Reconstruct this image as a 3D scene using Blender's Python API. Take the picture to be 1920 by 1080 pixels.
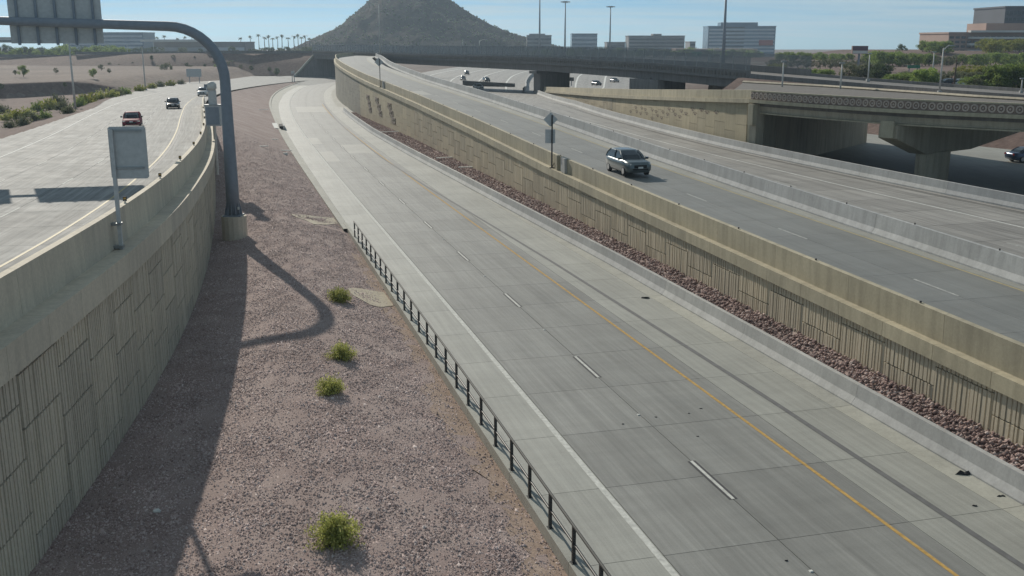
import bpy, bmesh, math, random
import numpy as np
from mathutils import Vector, Matrix
R = math.radians
rng = np.random.default_rng(7)
random.seed(7)
for o in list(bpy.data.objects): bpy.data.objects.remove(o)
scene = bpy.context.scene
col = scene.collection

# ------------------------------------------------------------------ camera, sky, sun, exposure
CAM_H, FPX, HOR = 13.8, 1920.0, 76.0
PITCH = math.atan((540 - HOR) / FPX)
cam = bpy.data.cameras.new('camera'); cam.lens = 36.0; cam.sensor_width = 36.0
cam.clip_start = 0.1; cam.clip_end = 20000
camo = bpy.data.objects.new('camera', cam); col.objects.link(camo)
camo.location = (0, 0, CAM_H); camo.rotation_euler = (math.pi / 2 - PITCH, 0, 0)
scene.camera = camo
SUN_EL, SUN_AZ = R(28.0), R(-26.6)          # azimuth measured from +Y, negative = to the left of the view
w = bpy.data.worlds.new('World'); scene.world = w; w.use_nodes = True
nt = w.node_tree; N = nt.nodes; L = nt.links
N.clear()
wo = N.new('ShaderNodeOutputWorld'); bg = N.new('ShaderNodeBackground')
sky = N.new('ShaderNodeTexSky'); sky.sky_type = 'NISHITA'; sky.sun_disc = False
sky.sun_elevation = SUN_EL; sky.sun_rotation = SUN_AZ
sky.air_density = 0.5; sky.dust_density = 0.0; sky.ozone_density = 5.0; sky.altitude = 350
tc = N.new('ShaderNodeTexCoord'); sep = N.new('ShaderNodeSeparateXYZ'); L.new(tc.outputs['Generated'], sep.inputs[0])
# thin high cloud: the direction is projected on a flat layer, so the streaks shorten towards the horizon
mx = N.new('ShaderNodeMath'); mx.operation = 'MAXIMUM'; mx.inputs[1].default_value = 0.0; L.new(sep.outputs['Z'], mx.inputs[0])
ad = N.new('ShaderNodeMath'); ad.operation = 'ADD'; ad.inputs[1].default_value = 0.06; L.new(mx.outputs[0], ad.inputs[0])
cmb = N.new('ShaderNodeCombineXYZ')
for i, ax in enumerate('XY'):
    d = N.new('ShaderNodeMath'); d.operation = 'DIVIDE'; L.new(sep.outputs[ax], d.inputs[0]); L.new(ad.outputs[0], d.inputs[1]); L.new(d.outputs[0], cmb.inputs[i])
mp = N.new('ShaderNodeMapping'); mp.inputs['Scale'].default_value = (0.28, 0.75, 1); mp.inputs['Rotation'].default_value = (0, 0, 0.25); L.new(cmb.outputs[0], mp.inputs[0])
ns = N.new('ShaderNodeTexNoise'); ns.inputs['Scale'].default_value = 1.6; ns.inputs['Detail'].default_value = 7; ns.inputs['Roughness'].default_value = .58; ns.inputs['Distortion'].default_value = .5; L.new(mp.outputs[0], ns.inputs['Vector'])
cr_ = N.new('ShaderNodeValToRGB'); cr_.color_ramp.elements[0].position = .34; cr_.color_ramp.elements[1].position = .64
cr_.color_ramp.elements[0].color = (0, 0, 0, 1); cr_.color_ramp.elements[1].color = (.8, .8, .8, 1); L.new(ns.outputs['Fac'], cr_.inputs[0])
mixc = N.new('ShaderNodeMixRGB'); dim = N.new('ShaderNodeMixRGB'); dim.blend_type = 'MULTIPLY'; dim.inputs[0].default_value = 1.0; dim.inputs[2].default_value = (.36, .41, .375, 1); L.new(sky.outputs[0], dim.inputs[1])
L.new(cr_.outputs[0], mixc.inputs[0]); L.new(dim.outputs[0], mixc.inputs[1]); mixc.inputs[2].default_value = (3.5, 3.6, 3.55, 1)
wb = N.new('ShaderNodeMixRGB'); wb.blend_type = 'MULTIPLY'; wb.inputs[0].default_value = 1.0; wb.inputs[2].default_value = (.78, .95, 1.04, 1); L.new(mixc.outputs[0], wb.inputs[1]); L.new(wb.outputs[0], bg.inputs['Color']); bg.inputs['Strength'].default_value = 0.145
L.new(bg.outputs[0], wo.inputs['Surface'])
sl = bpy.data.lights.new('sun', 'SUN'); sl.energy = 3.6; sl.angle = R(.53); sl.color = (1.0, .93, .82)
so = bpy.data.objects.new('sun', sl); col.objects.link(so)
sd = Vector((math.sin(SUN_AZ) * math.cos(SUN_EL), math.cos(SUN_AZ) * math.cos(SUN_EL), math.sin(SUN_EL)))
so.rotation_euler = sd.to_track_quat('Z', 'Y').to_euler(); so.location = (-30, 40, 60)
scene.view_settings.view_transform = 'Standard'; scene.view_settings.look = 'None'
scene.view_settings.exposure = 0.26; scene.view_settings.gamma = 1.0; scene.view_settings.use_curve_mapping = False

# ------------------------------------------------------------------ helpers
_c, _s = math.cos(PITCH), math.sin(PITCH)
def at(u, v, Y=None, z=None):
    """survey helper: the world point seen in the photo at (u, v), at distance Y or at height z"""
    x = (u - 960) / FPX; y = (v - 540) / FPX
    r = (x, _c - y * _s, -(_s + y * _c))
    t = Y / r[1] if Y is not None else (z - CAM_H) / r[2]
    return Vector((r[0] * t, r[1] * t, CAM_H + r[2] * t))
def link(o, parent=None):
    col.objects.link(o)
    if parent is not None: o.parent = parent
    return o
def tag(o, label=None, cat=None, group=None, kind=None):
    if label: o['label'] = label
    if cat: o['category'] = cat
    if group: o['group'] = group
    if kind: o['kind'] = kind
    return o
def thing(name, label, cat, loc=(0, 0, 0), rz=0.0, group=None):
    o = bpy.data.objects.new(name, None); o.empty_display_size = .3
    o.location = loc; o.rotation_euler = (0, 0, rz); col.objects.link(o)
    return tag(o, label, cat, group)
def copy_tree(o, parent=None):
    c = o.copy(); col.objects.link(c)
    if parent is not None: c.parent = parent
    for ch in list(o.children): copy_tree(ch, c)
    return c
class MB:
    """collects shapes; build() links them as one mesh object"""
    def __init__(s): s.v = []; s.f = []; s.uv = None
    def add(s, v, f):
        k = len(s.v); s.v += [tuple(p) for p in v]; s.f += [tuple(i + k for i in q) for q in f]; return s
    def box(s, c, d, rz=0.0, taper=1.0):
        hx, hy, hz = d[0] / 2, d[1] / 2, d[2] / 2; ca, sa = math.cos(rz), math.sin(rz); v = []
        for z in (-1, 1):
            t = taper if z > 0 else 1
            for x, y in ((-1, -1), (1, -1), (1, 1), (-1, 1)):
                X, Y = x * hx * t, y * hy * t
                v.append((c[0] + X * ca - Y * sa, c[1] + X * sa + Y * ca, c[2] + z * hz))
        return s.add(v, [(3, 2, 1, 0), (4, 5, 6, 7), (0, 1, 5, 4), (1, 2, 6, 5), (2, 3, 7, 6), (3, 0, 4, 7)])
    def tube(s, pts, rad, n=8, caps=True):
        pts = [Vector(p) for p in pts]; rad = rad if hasattr(rad, '__len__') else [rad] * len(pts)
        v = []; f = []; up = Vector((0, 0, 1)); prev = None
        for i, p in enumerate(pts):
            t = (pts[min(i + 1, len(pts) - 1)] - pts[max(i - 1, 0)]).normalized()
            a = prev if prev is not None else (Vector((1, 0, 0)) if abs(t.z) > .9 else up)
            a = (a - t * a.dot(t)).normalized(); b = t.cross(a); prev = a
            for k in range(n):
                g = 2 * math.pi * k / n; v.append(p + (a * math.cos(g) + b * math.sin(g)) * rad[i])
        for i in range(len(pts) - 1):
            for k in range(n):
                f.append((i * n + k, i * n + (k + 1) % n, (i + 1) * n + (k + 1) % n, (i + 1) * n + k))
        if caps: f.append(tuple(range(n - 1, -1, -1))); f.append(tuple(range((len(pts) - 1) * n, len(pts) * n)))
        return s.add(v, f)
    def prism(s, poly, a, b):
        """poly: list of (x, y) ; extruded along z from a to b"""
        n = len(poly); v = [(x, y, a) for x, y in poly] + [(x, y, b) for x, y in poly]
        return s.add(v, [tuple(range(n - 1, -1, -1)), tuple(range(n, 2 * n))] + [(i, (i + 1) % n, n + (i + 1) % n, n + i) for i in range(n)])
    def mesh(s, name, mat=None, smooth=False):
        m = bpy.data.meshes.new(name); m.from_pydata(s.v, [], s.f)
        if mat is not None: m.materials.append(mat)
        if s.uv is not None:
            l = m.uv_layers.new(name='UVMap'); vi = np.zeros(len(m.loops), dtype=np.int32); m.loops.foreach_get('vertex_index', vi)
            l.data.foreach_set('uv', np.asarray(s.uv, dtype=np.float32)[vi].ravel())
        if smooth: m.polygons.foreach_set('use_smooth', np.ones(len(m.polygons), dtype=bool))
        return m
    def build(s, name, mat=None, parent=None, smooth=False, **kw):
        o = bpy.data.objects.new(name, s.mesh(name, mat, smooth)); link(o, parent)
        return tag(o, **kw)
def fast_mesh(name, V, F, mat, smooth=False):
    """big meshes from arrays; every face has the same number of corners"""
    V = np.asarray(V, dtype=np.float32); F = np.asarray(F, dtype=np.int32); k = F.shape[1]
    m = bpy.data.meshes.new(name); m.vertices.add(len(V)); m.vertices.foreach_set('co', V.ravel())
    m.loops.add(F.size); m.loops.foreach_set('vertex_index', F.ravel())
    m.polygons.add(len(F)); m.polygons.foreach_set('loop_start', np.arange(0, F.size, k, dtype=np.int32))
    m.polygons.foreach_set('loop_total', np.full(len(F), k, dtype=np.int32))
    if smooth: m.polygons.foreach_set('use_smooth', np.ones(len(F), dtype=bool))
    m.update(calc_edges=True); m.validate()
    if mat: m.materials.append(mat)
    return m
def grid_mesh(name, P, mat, smooth=True):
    """P: array (rows, cols, 3)"""
    r, c = P.shape[:2]; i = np.arange(r * c).reshape(r, c)
    F = np.stack([i[:-1, :-1], i[:-1, 1:], i[1:, 1:], i[1:, :-1]], -1).reshape(-1, 4)
    return fast_mesh(name, P.reshape(-1, 3), F, mat, smooth)
class Path:
    def __init__(s, pts, step=1.0):
        p = np.array(pts, dtype=float); n = len(p); out = []
        ext = np.vstack([2 * p[0] - p[1], p, 2 * p[-1] - p[-2]])
        for i in range(n - 1):
            a, b, c, d = ext[i:i + 4]; k = max(2, int(np.linalg.norm(c - b) / step))
            t = np.linspace(0, 1, k, endpoint=False)[:, None]
            out.append(.5 * (2 * b + (c - a) * t + (2 * a - 5 * b + 4 * c - d) * t ** 2 + (3 * b - a - 3 * c + d) * t ** 3))
        s.p = np.vstack(out + [p[-1:]]); dl = np.linalg.norm(np.diff(s.p[:, :2], axis=0), axis=1)
        s.s = np.concatenate([[0], np.cumsum(dl)]); s.len = s.s[-1]
        t = np.gradient(s.p[:, :2], axis=0); t /= np.linalg.norm(t, axis=1)[:, None]; s.t = t
        s.q = s.p[:, 1] - .303 * s.p[:, 0]
    def at(s, S, off=0.0):
        """(x, y) at station S, moved off metres to the right"""
        x, y = np.interp(S, s.s, s.p[:, 0]), np.interp(S, s.s, s.p[:, 1])
        tx, ty = np.interp(S, s.s, s.t[:, 0]), np.interp(S, s.s, s.t[:, 1]); l = np.hypot(tx, ty)
        return np.stack([x + off * ty / l, y - off * tx / l], -1)
    def dirz(s, S):
        tx, ty = np.interp(S, s.s, s.t[:, 0]), np.interp(S, s.s, s.t[:, 1]); return math.atan2(ty, tx)
    def st_y(s, Y): return float(np.interp(Y, s.p[:, 1], s.s))
    def by_q(s, q): return np.stack([np.interp(q, s.q, s.p[:, 0]), np.interp(q, s.q, s.p[:, 1])], -1)
def sweep(path, zf, s0, s1, prof, step=2.0, mb=None, cap=True):
    """sweeps a closed profile [(offset right, height)] along a path between two stations"""
    mb = mb or MB(); n = max(2, int(abs(s1 - s0) / step) + 1); S = np.linspace(s0, s1, n); k = len(prof); v = []; f = []
    base = path.at(S)
    for i in range(n):
        z = zf(base[i][0], base[i][1])
        for o, h in prof:
            x, y = path.at(S[i], o); v.append((x, y, z + h))
    for i in range(n - 1):
        for j in range(k):
            f.append((i * k + j, (i + 1) * k + j, (i + 1) * k + (j + 1) % k, i * k + (j + 1) % k))
    if cap: f.append(tuple(range(k))); f.append(tuple((n - 1) * k + j for j in range(k - 1, -1, -1)))
    return mb.add(v, f)
def strip(path, zf, s0, s1, o0, o1, dz=0.0, step=2.0, mb=None):
    mb = mb or MB(); n = max(2, int((s1 - s0) / step) + 1); S = np.linspace(s0, s1, n); v = []
    c = path.at(S)
    for i in range(n):
        z = zf(c[i][0], c[i][1]) + dz
        a = path.at(S[i], o0); b = path.at(S[i], o1); v += [(a[0], a[1], z), (b[0], b[1], z)]
    return mb.add(v, [(2 * i, 2 * i + 1, 2 * i + 3, 2 * i + 2) for i in range(n - 1)])
def table(t):
    t = np.array(t, dtype=float); return lambda k: float(np.interp(k, t[:, 0], t[:, 1]))
flat = lambda x, y: 0.0

# ------------------------------------------------------------------ materials
def mat(name):
    m = bpy.data.materials.new(name); m.use_nodes = True; nt = m.node_tree
    b = nt.nodes['Principled BSDF']; return m, nt, b
def nd(nt, t, **kw):
    n = nt.nodes.new(t)
    for k, v in kw.items():
        if k in n.inputs: n.inputs[k].default_value = v
        else: setattr(n, k, v)
    return n
def ramp(nt, fac, stops):
    r = nt.nodes.new('ShaderNodeValToRGB'); e = r.color_ramp.elements
    while len(e) < len(stops): e.new(.5)
    for i, (p, c) in enumerate(stops): e[i].position = p; e[i].color = (*c, 1)
    nt.links.new(fac, r.inputs[0]); return r.outputs[0]
def mul(nt, a, b, fac=1.0, mode='MULTIPLY'):
    m = nt.nodes.new('ShaderNodeMixRGB'); m.blend_type = mode; m.inputs[0].default_value = fac
    nt.links.new(a, m.inputs[1])
    if isinstance(b, tuple): m.inputs[2].default_value = (*b, 1)
    else: nt.links.new(b, m.inputs[2])
    return m.outputs[0]
def noise(nt, scale, detail=5, rough=.55, vec=None, mapscale=None):
    n = nd(nt, 'ShaderNodeTexNoise', Scale=scale, Detail=detail, Roughness=rough)
    if vec is None:
        t = nt.nodes.new('ShaderNodeTexCoord'); vec = t.outputs['Object']
        g = nt.nodes.new('ShaderNodeNewGeometry'); vec = g.outputs['Position']
    if mapscale:
        mp = nd(nt, 'ShaderNodeMapping', Scale=mapscale); nt.links.new(vec, mp.inputs[0]); vec = mp.outputs[0]
    nt.links.new(vec, n.inputs['Vector']); return n.outputs['Fac']
def bump(nt, b, h, strength=.3, dist=.02):
    n = nd(nt, 'ShaderNodeBump', Strength=strength, Distance=dist); nt.links.new(h, n.inputs['Height']); nt.links.new(n.outputs[0], b.inputs['Normal'])
def plain(name, c, rough=.6, metal=0.0, var=.12, scale=3.0, spec=.5):
    m, nt, b = mat(name); b.inputs['Roughness'].default_value = rough; b.inputs['Metallic'].default_value = metal
    b.inputs['Specular IOR Level'].default_value = spec
    f = noise(nt, scale, 4); lo = tuple(x * (1 - var) for x in c); hi = tuple(min(1, x * (1 + var)) for x in c)
    nt.links.new(ramp(nt, f, [(.3, lo), (.7, hi)]), b.inputs['Base Color']); return m
def concrete(name, c, var=.13, streak=.0, rough=.8, tint=.0, stain=.35):
    """cast concrete: blotches, fine grain, faint vertical run-off marks, slightly different tone for each piece"""
    m, nt, b = mat(name); b.inputs['Roughness'].default_value = rough; b.inputs['Specular IOR Level'].default_value = .3
    lo = tuple(x * (1 - var) for x in c); hi = tuple(x * (1 + var) for x in c)
    big = ramp(nt, noise(nt, .35, 6, .62), [(.3, lo), (.7, hi)])
    fine = ramp(nt, noise(nt, 9, 4, .7), [(.25, (.86, .86, .86)), (.75, (1.1, 1.1, 1.1))])
    out = mul(nt, big, fine)
    run = ramp(nt, noise(nt, 1.0, 4, .6, mapscale=(2.2, 2.2, .22)), [(.38, (1 - stain, 1 - stain, 1 - stain)), (.58, (1, 1, 1))])
    out = mul(nt, out, run, .6)
    oi = nt.nodes.new('ShaderNodeObjectInfo'); tone = ramp(nt, oi.outputs['Random'], [(0, (.9, .9, .91)), (1, (1.07, 1.06, 1.04))])
    out = mul(nt, out, tone); nt.links.new(out, b.inputs['Base Color'])
    bump(nt, b, noise(nt, 14, 5, .7), .25, .01); return m
def paving(name, c, tone=.07, tracks=0.0, rough=.62, tine=.1, spec=.4):
    """road concrete: u across (m), v along (m); tyre bands, tining streaks, blotches, each slab its own tone"""
    m, nt, b = mat(name); b.inputs['Specular IOR Level'].default_value = spec
    uv = nt.nodes.new('ShaderNodeUVMap'); uvv = uv.outputs[0]
    big = ramp(nt, noise(nt, .22, 6, .6), [(.3, tuple(x * .88 for x in c)), (.7, tuple(x * 1.1 for x in c))])
    stre = ramp(nt, noise(nt, 1.0, 6, .7, uvv, (5.0, .12, 1)), [(.3, (1 - tine * 1.6,) * 3), (.72, (1 + tine,) * 3)])
    trans = ramp(nt, noise(nt, 1.0, 3, .6, uvv, (.25, 2.2, 1)), [(.3, (.95,) * 3), (.7, (1.04,) * 3)])
    grain = ramp(nt, noise(nt, 16, 3, .8), [(.25, (.9,) * 3), (.75, (1.08,) * 3)])
    out = mul(nt, mul(nt, mul(nt, big, stre), grain), trans)
    if tracks:
        sp = nt.nodes.new('ShaderNodeSeparateXYZ'); nt.links.new(uvv, sp.inputs[0])
        wv = nd(nt, 'ShaderNodeMath', operation='MULTIPLY'); wv.inputs[1].default_value = 2 * math.pi / 1.83; nt.links.new(sp.outputs[0], wv.inputs[0])
        cs = nd(nt, 'ShaderNodeMath', operation='COSINE'); nt.links.new(wv.outputs[0], cs.inputs[0])
        out = mul(nt, out, ramp(nt, cs.outputs[0], [(0.0, (1, 1, 1)), (1.0, (1 - tracks, 1 - tracks, 1 - tracks))]))
    st = ramp(nt, noise(nt, .9, 5, .6, uvv, (1.2, .35, 1)), [(.62, (1, 1, 1)), (.8, (.86, .85, .84))])
    out = mul(nt, out, st)
    oi = nt.nodes.new('ShaderNodeObjectInfo'); out = mul(nt, out, ramp(nt, oi.outputs['Random'], [(0, (1 - tone,) * 3), (1, (1 + tone,) * 3)]))
    nt.links.new(out, b.inputs['Base Color'])
    rr = nt.nodes.new('ShaderNodeMapRange'); rr.inputs['To Min'].default_value = rough - .08; rr.inputs['To Max'].default_value = rough + .12
    nt.links.new(noise(nt, .8, 4), rr.inputs[0]); nt.links.new(rr.outputs[0], b.inputs['Roughness'])
    bump(nt, b, noise(nt, 1.0, 3, .7, uvv, (26, 2.0, 1)), .12, .01); return m
def soil(name, cols, scale=.5, grain=7.0, rough=.95, b_=.25, bd=.03):
    m, nt, b = mat(name); b.inputs['Roughness'].default_value = rough; b.inputs['Specular IOR Level'].default_value = .15
    a = ramp(nt, noise(nt, scale, 6, .62), [(.3, cols[0]), (.52, cols[1]), (.72, cols[2])])
    g = ramp(nt, noise(nt, grain, 3, .8), [(.28, (.62,) * 3), (.72, (1.3,) * 3)])
    nt.links.new(mul(nt, a, g), b.inputs['Base Color']); bump(nt, b, noise(nt, grain, 4, .8), b_, bd); return m
def island(name, stops, rough=.9, spec=.2, trans=0.0, scale=0.6):
    """stones or leaves: every loose piece takes its own colour from the ramp"""
    m, nt, b = mat(name); b.inputs['Roughness'].default_value = rough; b.inputs['Specular IOR Level'].default_value = spec
    g = nt.nodes.new('ShaderNodeNewGeometry'); c = ramp(nt, g.outputs['Random Per Island'], stops)
    c = mul(nt, c, ramp(nt, noise(nt, scale, 3), [(.3, (.78,) * 3), (.7, (1.18,) * 3)]))
    nt.links.new(c, b.inputs['Base Color'])
    if trans:
        t = nt.nodes.new('ShaderNodeBsdfTranslucent'); nt.links.new(c, t.inputs[0])
        mxs = nd(nt, 'ShaderNodeMixShader'); mxs.inputs[0].default_value = trans
        nt.links.new(b.outputs[0], mxs.inputs[1]); nt.links.new(t.outputs[0], mxs.inputs[2]); nt.links.new(mxs.outputs[0], nt.nodes['Material Output'].inputs[0])
    return m
M = {}
M['lane'] = paving('lane_concrete', (.232, .232, .214), tracks=.10, tine=.16)
M['shoulder'] = paving('shoulder_concrete', (.31, .31, .278), tracks=0, tone=.05, tine=.13)
M['patch'] = paving('patch_concrete', (.295, .29, .26), tone=.03, tine=.05)
M['ramp_lane'] = paving('ramp_concrete', (.195, .198, .185), tracks=.06, tone=.05)
M['old_lane'] = paving('worn_concrete', (.30, .285, .26), tracks=.12, tone=.08, tine=.28)
M['left_lane'] = paving('left_road_concrete', (.29, .287, .272), tracks=.10, tone=.06, rough=.8, spec=.3, tine=.30)
M['joint'] = plain('joint_filler', (.075, .073, .068), .9, var=.2)
M['gutter'] = concrete('gutter_concrete', (.36, .355, .31), stain=.15)
M['barrier'] = concrete('barrier_concrete', (.40, .40, .385), stain=.2)
M['median'] = concrete('median_concrete', (.40, .405, .395), stain=.28)
M['tan'] = concrete('tan_concrete', (.42, .375, .27), var=.11, stain=.3)
M['tan_panel'] = concrete('tan_panel', (.52, .455, .34), var=.09, stain=.14)
M['plain_panel'] = concrete('plain_grey_panel', (.27, .25, .2), var=.1, stain=.4)
M['art_panel'] = concrete('art_panel', (.40, .345, .235), var=.08, stain=.2)
M['relief'] = plain('relief_brown', (.16, .12, .09), .9)
M['tan_shade'] = concrete('left_wall_concrete', (.58, .515, .405), var=.08, stain=.2)
M['bridge_brown'] = concrete('fascia_brown', (.27, .205, .17), var=.08, stain=.15)
M['ring'] = concrete('ring_brown', (.46, .38, .32), var=.06, stain=.1)
M['girder'] = concrete('girder_concrete', (.42, .37, .28), var=.07, stain=.3)
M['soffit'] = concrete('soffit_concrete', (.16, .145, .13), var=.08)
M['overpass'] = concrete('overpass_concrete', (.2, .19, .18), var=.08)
M['white_paint'] = plain('white_paint', (.62, .62, .58), .85, spec=.2, var=.18, scale=4)
M['worn_white'] = plain('worn_white_paint', (.40, .40, .375), .85, spec=.2, var=.3, scale=5)
M['edge_white'] = plain('edge_line_paint', (.52, .52, .48), .85, spec=.2, var=.22, scale=5)
M['yellow_paint'] = plain('yellow_paint', (.44, .28, .09), .85, spec=.2, var=.25, scale=5)
M['pale_yellow'] = plain('faded_yellow_paint', (.40, .33, .17), .7, var=.2, scale=4)
M['black_paint'] = plain('black_paint', (.035, .035, .037), .7)
M['tar'] = plain('tar_seal', (.115, .115, .115), .75, var=.18)
M['steel'] = plain('galvanised_steel', (.30, .31, .31), .45, .6, var=.1)
M['pole_grey'] = plain('pole_grey', (.21, .24, .275), .6, .2, var=.08)
M['pale_pole'] = plain('pale_pole', (.52, .51, .47), .6, .1)
M['fence_steel'] = plain('fence_steel', (.05, .05, .048), .5, .4, var=.12)
M['rail_top'] = plain('rail_steel', (.06, .06, .055), .75, .0, var=.12)
M['sign_back'] = plain('sign_back_aluminium', (.46, .47, .46), .6, .1, var=.1, scale=5)
M['dark'] = plain('dark_void', (.012, .012, .013), .9)
M['black_rubber'] = plain('black_rubber', (.02, .02, .022), .75)
M['glass'] = plain('dark_glass', (.02, .028, .032), .08, 0, var=.05, spec=.6)
M['chrome'] = plain('lamp_glass', (.7, .72, .72), .12, .6, var=.03)
M['rim'] = plain('rim_alloy', (.35, .36, .37), .3, .8)
M['gravel'] = soil('gravel_ground', ((.285, .213, .192), (.342, .268, .243), (.40, .325, .294)), .35, 26, b_=.5, bd=.03)
M['pebble'] = island('gravel_stones', [(0, (.24, .172, .162)), (.35, (.39, .298, .275)), (.85, (.50, .402, .375)), (1, (.58, .495, .465))])
M['dirt'] = soil('bare_dirt', ((.29, .215, .165), (.335, .252, .2), (.38, .295, .24)), .8, 9)
M['rock'] = island('red_rocks', [(0, (.18, .122, .112)), (.45, (.30, .212, .19)), (.8, (.40, .295, .262)), (1, (.52, .43, .39))])
M['desert'] = soil('desert_ground', ((.14, .105, .09), (.18, .138, .116), (.225, .178, .145)), .02, .6, bd=.2)
M['bank'] = soil('brown_bank', ((.125, .088, .075), (.16, .113, .096), (.20, .145, .12)), .05, 1.2, bd=.15)
M['butte'] = None
M['leaf'] = island('shrub_leaves', [(0, (.24, .27, .07)), (.5, (.39, .41, .12)), (1, (.56, .55, .21))], .7, .2, .45)
M['leaf_tree'] = island('tree_leaves', [(0, (.11, .17, .045)), (.5, (.20, .275, .07)), (1, (.31, .37, .11))], .7, .2, .5, .08)
M['leaf_dark'] = island('dark_leaves', [(0, (.045, .07, .03)), (.5, (.085, .12, .045)), (1, (.13, .165, .07))], .7, .2, .35, .08)
M['leaf_pale'] = island('grey_green_leaves', [(0, (.10, .115, .065)), (.5, (.16, .175, .095)), (1, (.23, .235, .13))], .7, .2, .35, .08)
M['leaf_yellow'] = island('yellow_green_leaves', [(0, (.17, .19, .03)), (.5, (.27, .285, .05)), (1, (.38, .37, .09))], .7, .2, .4, .1)
M['bark'] = plain('bark', (.10, .075, .055), .9, var=.25)
M['stem'] = plain('green_stem', (.16, .15, .06), .8)

# ------------------------------------------------------------------ alignments (plan surveyed from the photo)
W = Path([(14.9, -15), (12.25, -5), (9.59, 5), (6.91, 15), (4.22, 25), (.14, 40), (-3.98, 55), (-9.49, 75), (-16.38, 100), (-24.56, 130), (-33.81, 165), (-42.49, 200), (-51.36, 240), (-60.15, 290), (-65.38, 340), (-66.9, 375)])
RW = Path([(28.6, -15), (26.1, -5), (23.49, 5), (20.88, 15), (18.24, 25), (14.24, 40), (10.19, 55), (4.7, 75), (-2.27, 100), (-10.72, 130), (-20.5, 165), (-29.89, 200), (-39.61, 240), (-46.5, 275), (-51.5, 310), (-52.5, 345)])
MED = Path([(35.2, -15), (32.9, -2), (30.35, 10), (27.14, 25), (23.66, 40), (19.96, 55), (14.75, 75), (7.92, 100), (-.47, 130), (-10.15, 165), (-19.23, 200), (-28.22, 240), (-35.0, 280), (-40.5, 310), (-42.5, 340)])
FAR = Path([(60, 5), (54.4, 17), (47.6, 31), (40.42, 45), (33.29, 60), (25.9, 80), (19.8, 100), (13.6, 130), (9.4, 165), (6.9, 200), (5.2, 240), (5.0, 275)])
LP = Path([(-12.9, -5), (-12.71, 5), (-12.75, 15), (-13.35, 25), (-15.18, 40), (-17.91, 55), (-22.61, 75), (-29.58, 100), (-38.6, 130), (-48.76, 165), (-57.47, 200), (-64.81, 240), (-69.98, 290), (-72.6, 340), (-72.2, 372)])
LE = Path([(-30.5, 5), (-31, 25), (-34.4, 50), (-38.4, 70), (-43.0, 88), (-51.5, 118.9), (-62.5, 156), (-74.5, 200), (-88, 249), (-101, 310), (-109, 360), (-111, 392)])
_zr = table([[-60, 2.4], [-20, 2.6], [27.1, 3.05], [36.2, 3.2], [48, 3.4], [54.5, 3.5], [64.6, 3.7], [82, 4.1], [108.3, 4.95], [140, 5.8], [163.5, 6.3], [190.7, 6.8], [227, 7.6], [260, 8.3], [310, 8.9], [400, 9]])
_zm = table([[-60, 2.4], [-20, 2.6], [27.1, 3.05], [36.2, 3.2], [54.5, 3.5], [82, 3.8], [120, 4.0], [160, 3.8], [330, 0], [900, 0]])
_zl = table([[0, 6.7], [30, 6.5], [60, 6.1], [75, 5.8], [110, 5.1], [370, .05], [900, .05]])
zR = lambda x, y: _zr(y - .303 * x)
zM = lambda x, y: _zm(y - .303 * x)
zL = lambda x, y: _zl(y)
_lwg = table([[-20, 0], [62, 0], [80, .9], [100, 2.3], [125, 3.8], [150, zL(0, 150) - .25], [371, -.1], [380, -.1]])   # gravel level at the foot of the left wall
zLW = lambda x, y: _lwg(y)

def slab(path, zf, s0, s1, o0, o1, m, parent, name='slab', gap=.011, th=.05, n=3, dz=0.0):
    """one concrete slab with its own edges"""
    S = np.linspace(s0 + gap, s1 - gap, n); mb = MB(); v = []; uv = []
    c = path.at(S)
    for lev in (0, 1):
        for i in range(n):
            z = zf(c[i][0], c[i][1]) + dz - (0 if lev else th)
            for o in (o0 + gap, o1 - gap):
                x, y = path.at(S[i], o); v.append((x, y, z)); uv.append((o, S[i]))
    k = 2 * n; f = []
    for i in range(n - 1):
        f.append((k + 2 * i, k + 2 * i + 1, k + 2 * i + 3, k + 2 * i + 2))
        f.append((2 * i, k + 2 * i, k + 2 * i + 2, 2 * i + 2)); f.append((2 * i + 1, 2 * i + 3, k + 2 * i + 3, k + 2 * i + 1))
    f.append((0, 1, k + 1, k)); f.append((k - 2, 2 * k - 2, 2 * k - 1, k - 1))
    mb.add(v, f); mb.uv = uv; return mb.build(name, m, parent)
def sheet(path, zf, s0, s1, o0, o1, m, name, parent=None, dz=0.0, step=3.0, kind=None):
    mb = strip(path, zf, s0, s1, o0, o1, dz, step); n = len(mb.v) // 2; S = np.linspace(s0, s1, n)
    mb.uv = [(o, S[i]) for i in range(n) for o in (o0, o1)]
    return mb.build(name, m, parent, kind=kind)
def dashes(path, zf, off, s0, s1, phase, m, parent, wd=.1, ln=3.05, cyc=12.19, dz=.006, black=None):
    s = s0 + phase
    while s + ln < s1:
        strip(path, zf, s, s + ln, off - wd / 2, off + wd / 2, dz, 1.0).build('lane_dash', m, parent)
        if black:
            for sg in (-1, 1):
                a = off + sg * (wd / 2 + .045)
                strip(path, zf, s, s + ln, a - .045, a + .045, dz, 1.0).build('contrast_stripe', black, parent)
        s += cyc

# ------------------------------------------------------------------ ground
def ground_grid(x0, x1, y0, y1, nx, ny, zf, m, name, jit=0.0):
    X, Y = np.meshgrid(np.linspace(x0, x1, nx), np.linspace(y0, y1, ny)); Z = np.vectorize(zf)(X, Y) + rng.normal(0, jit, X.shape)
    o = bpy.data.objects.new(name, grid_mesh(name, np.stack([X, Y, Z], -1), m)); link(o); return tag(o, kind='structure')
ground_grid(-3000, 3000, -60, 5000, 60, 80, lambda x, y: min(-.5, CAM_H - max(y, 0) * .0083), M['desert'], 'ground')   # the land falls away towards the far valley
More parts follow.
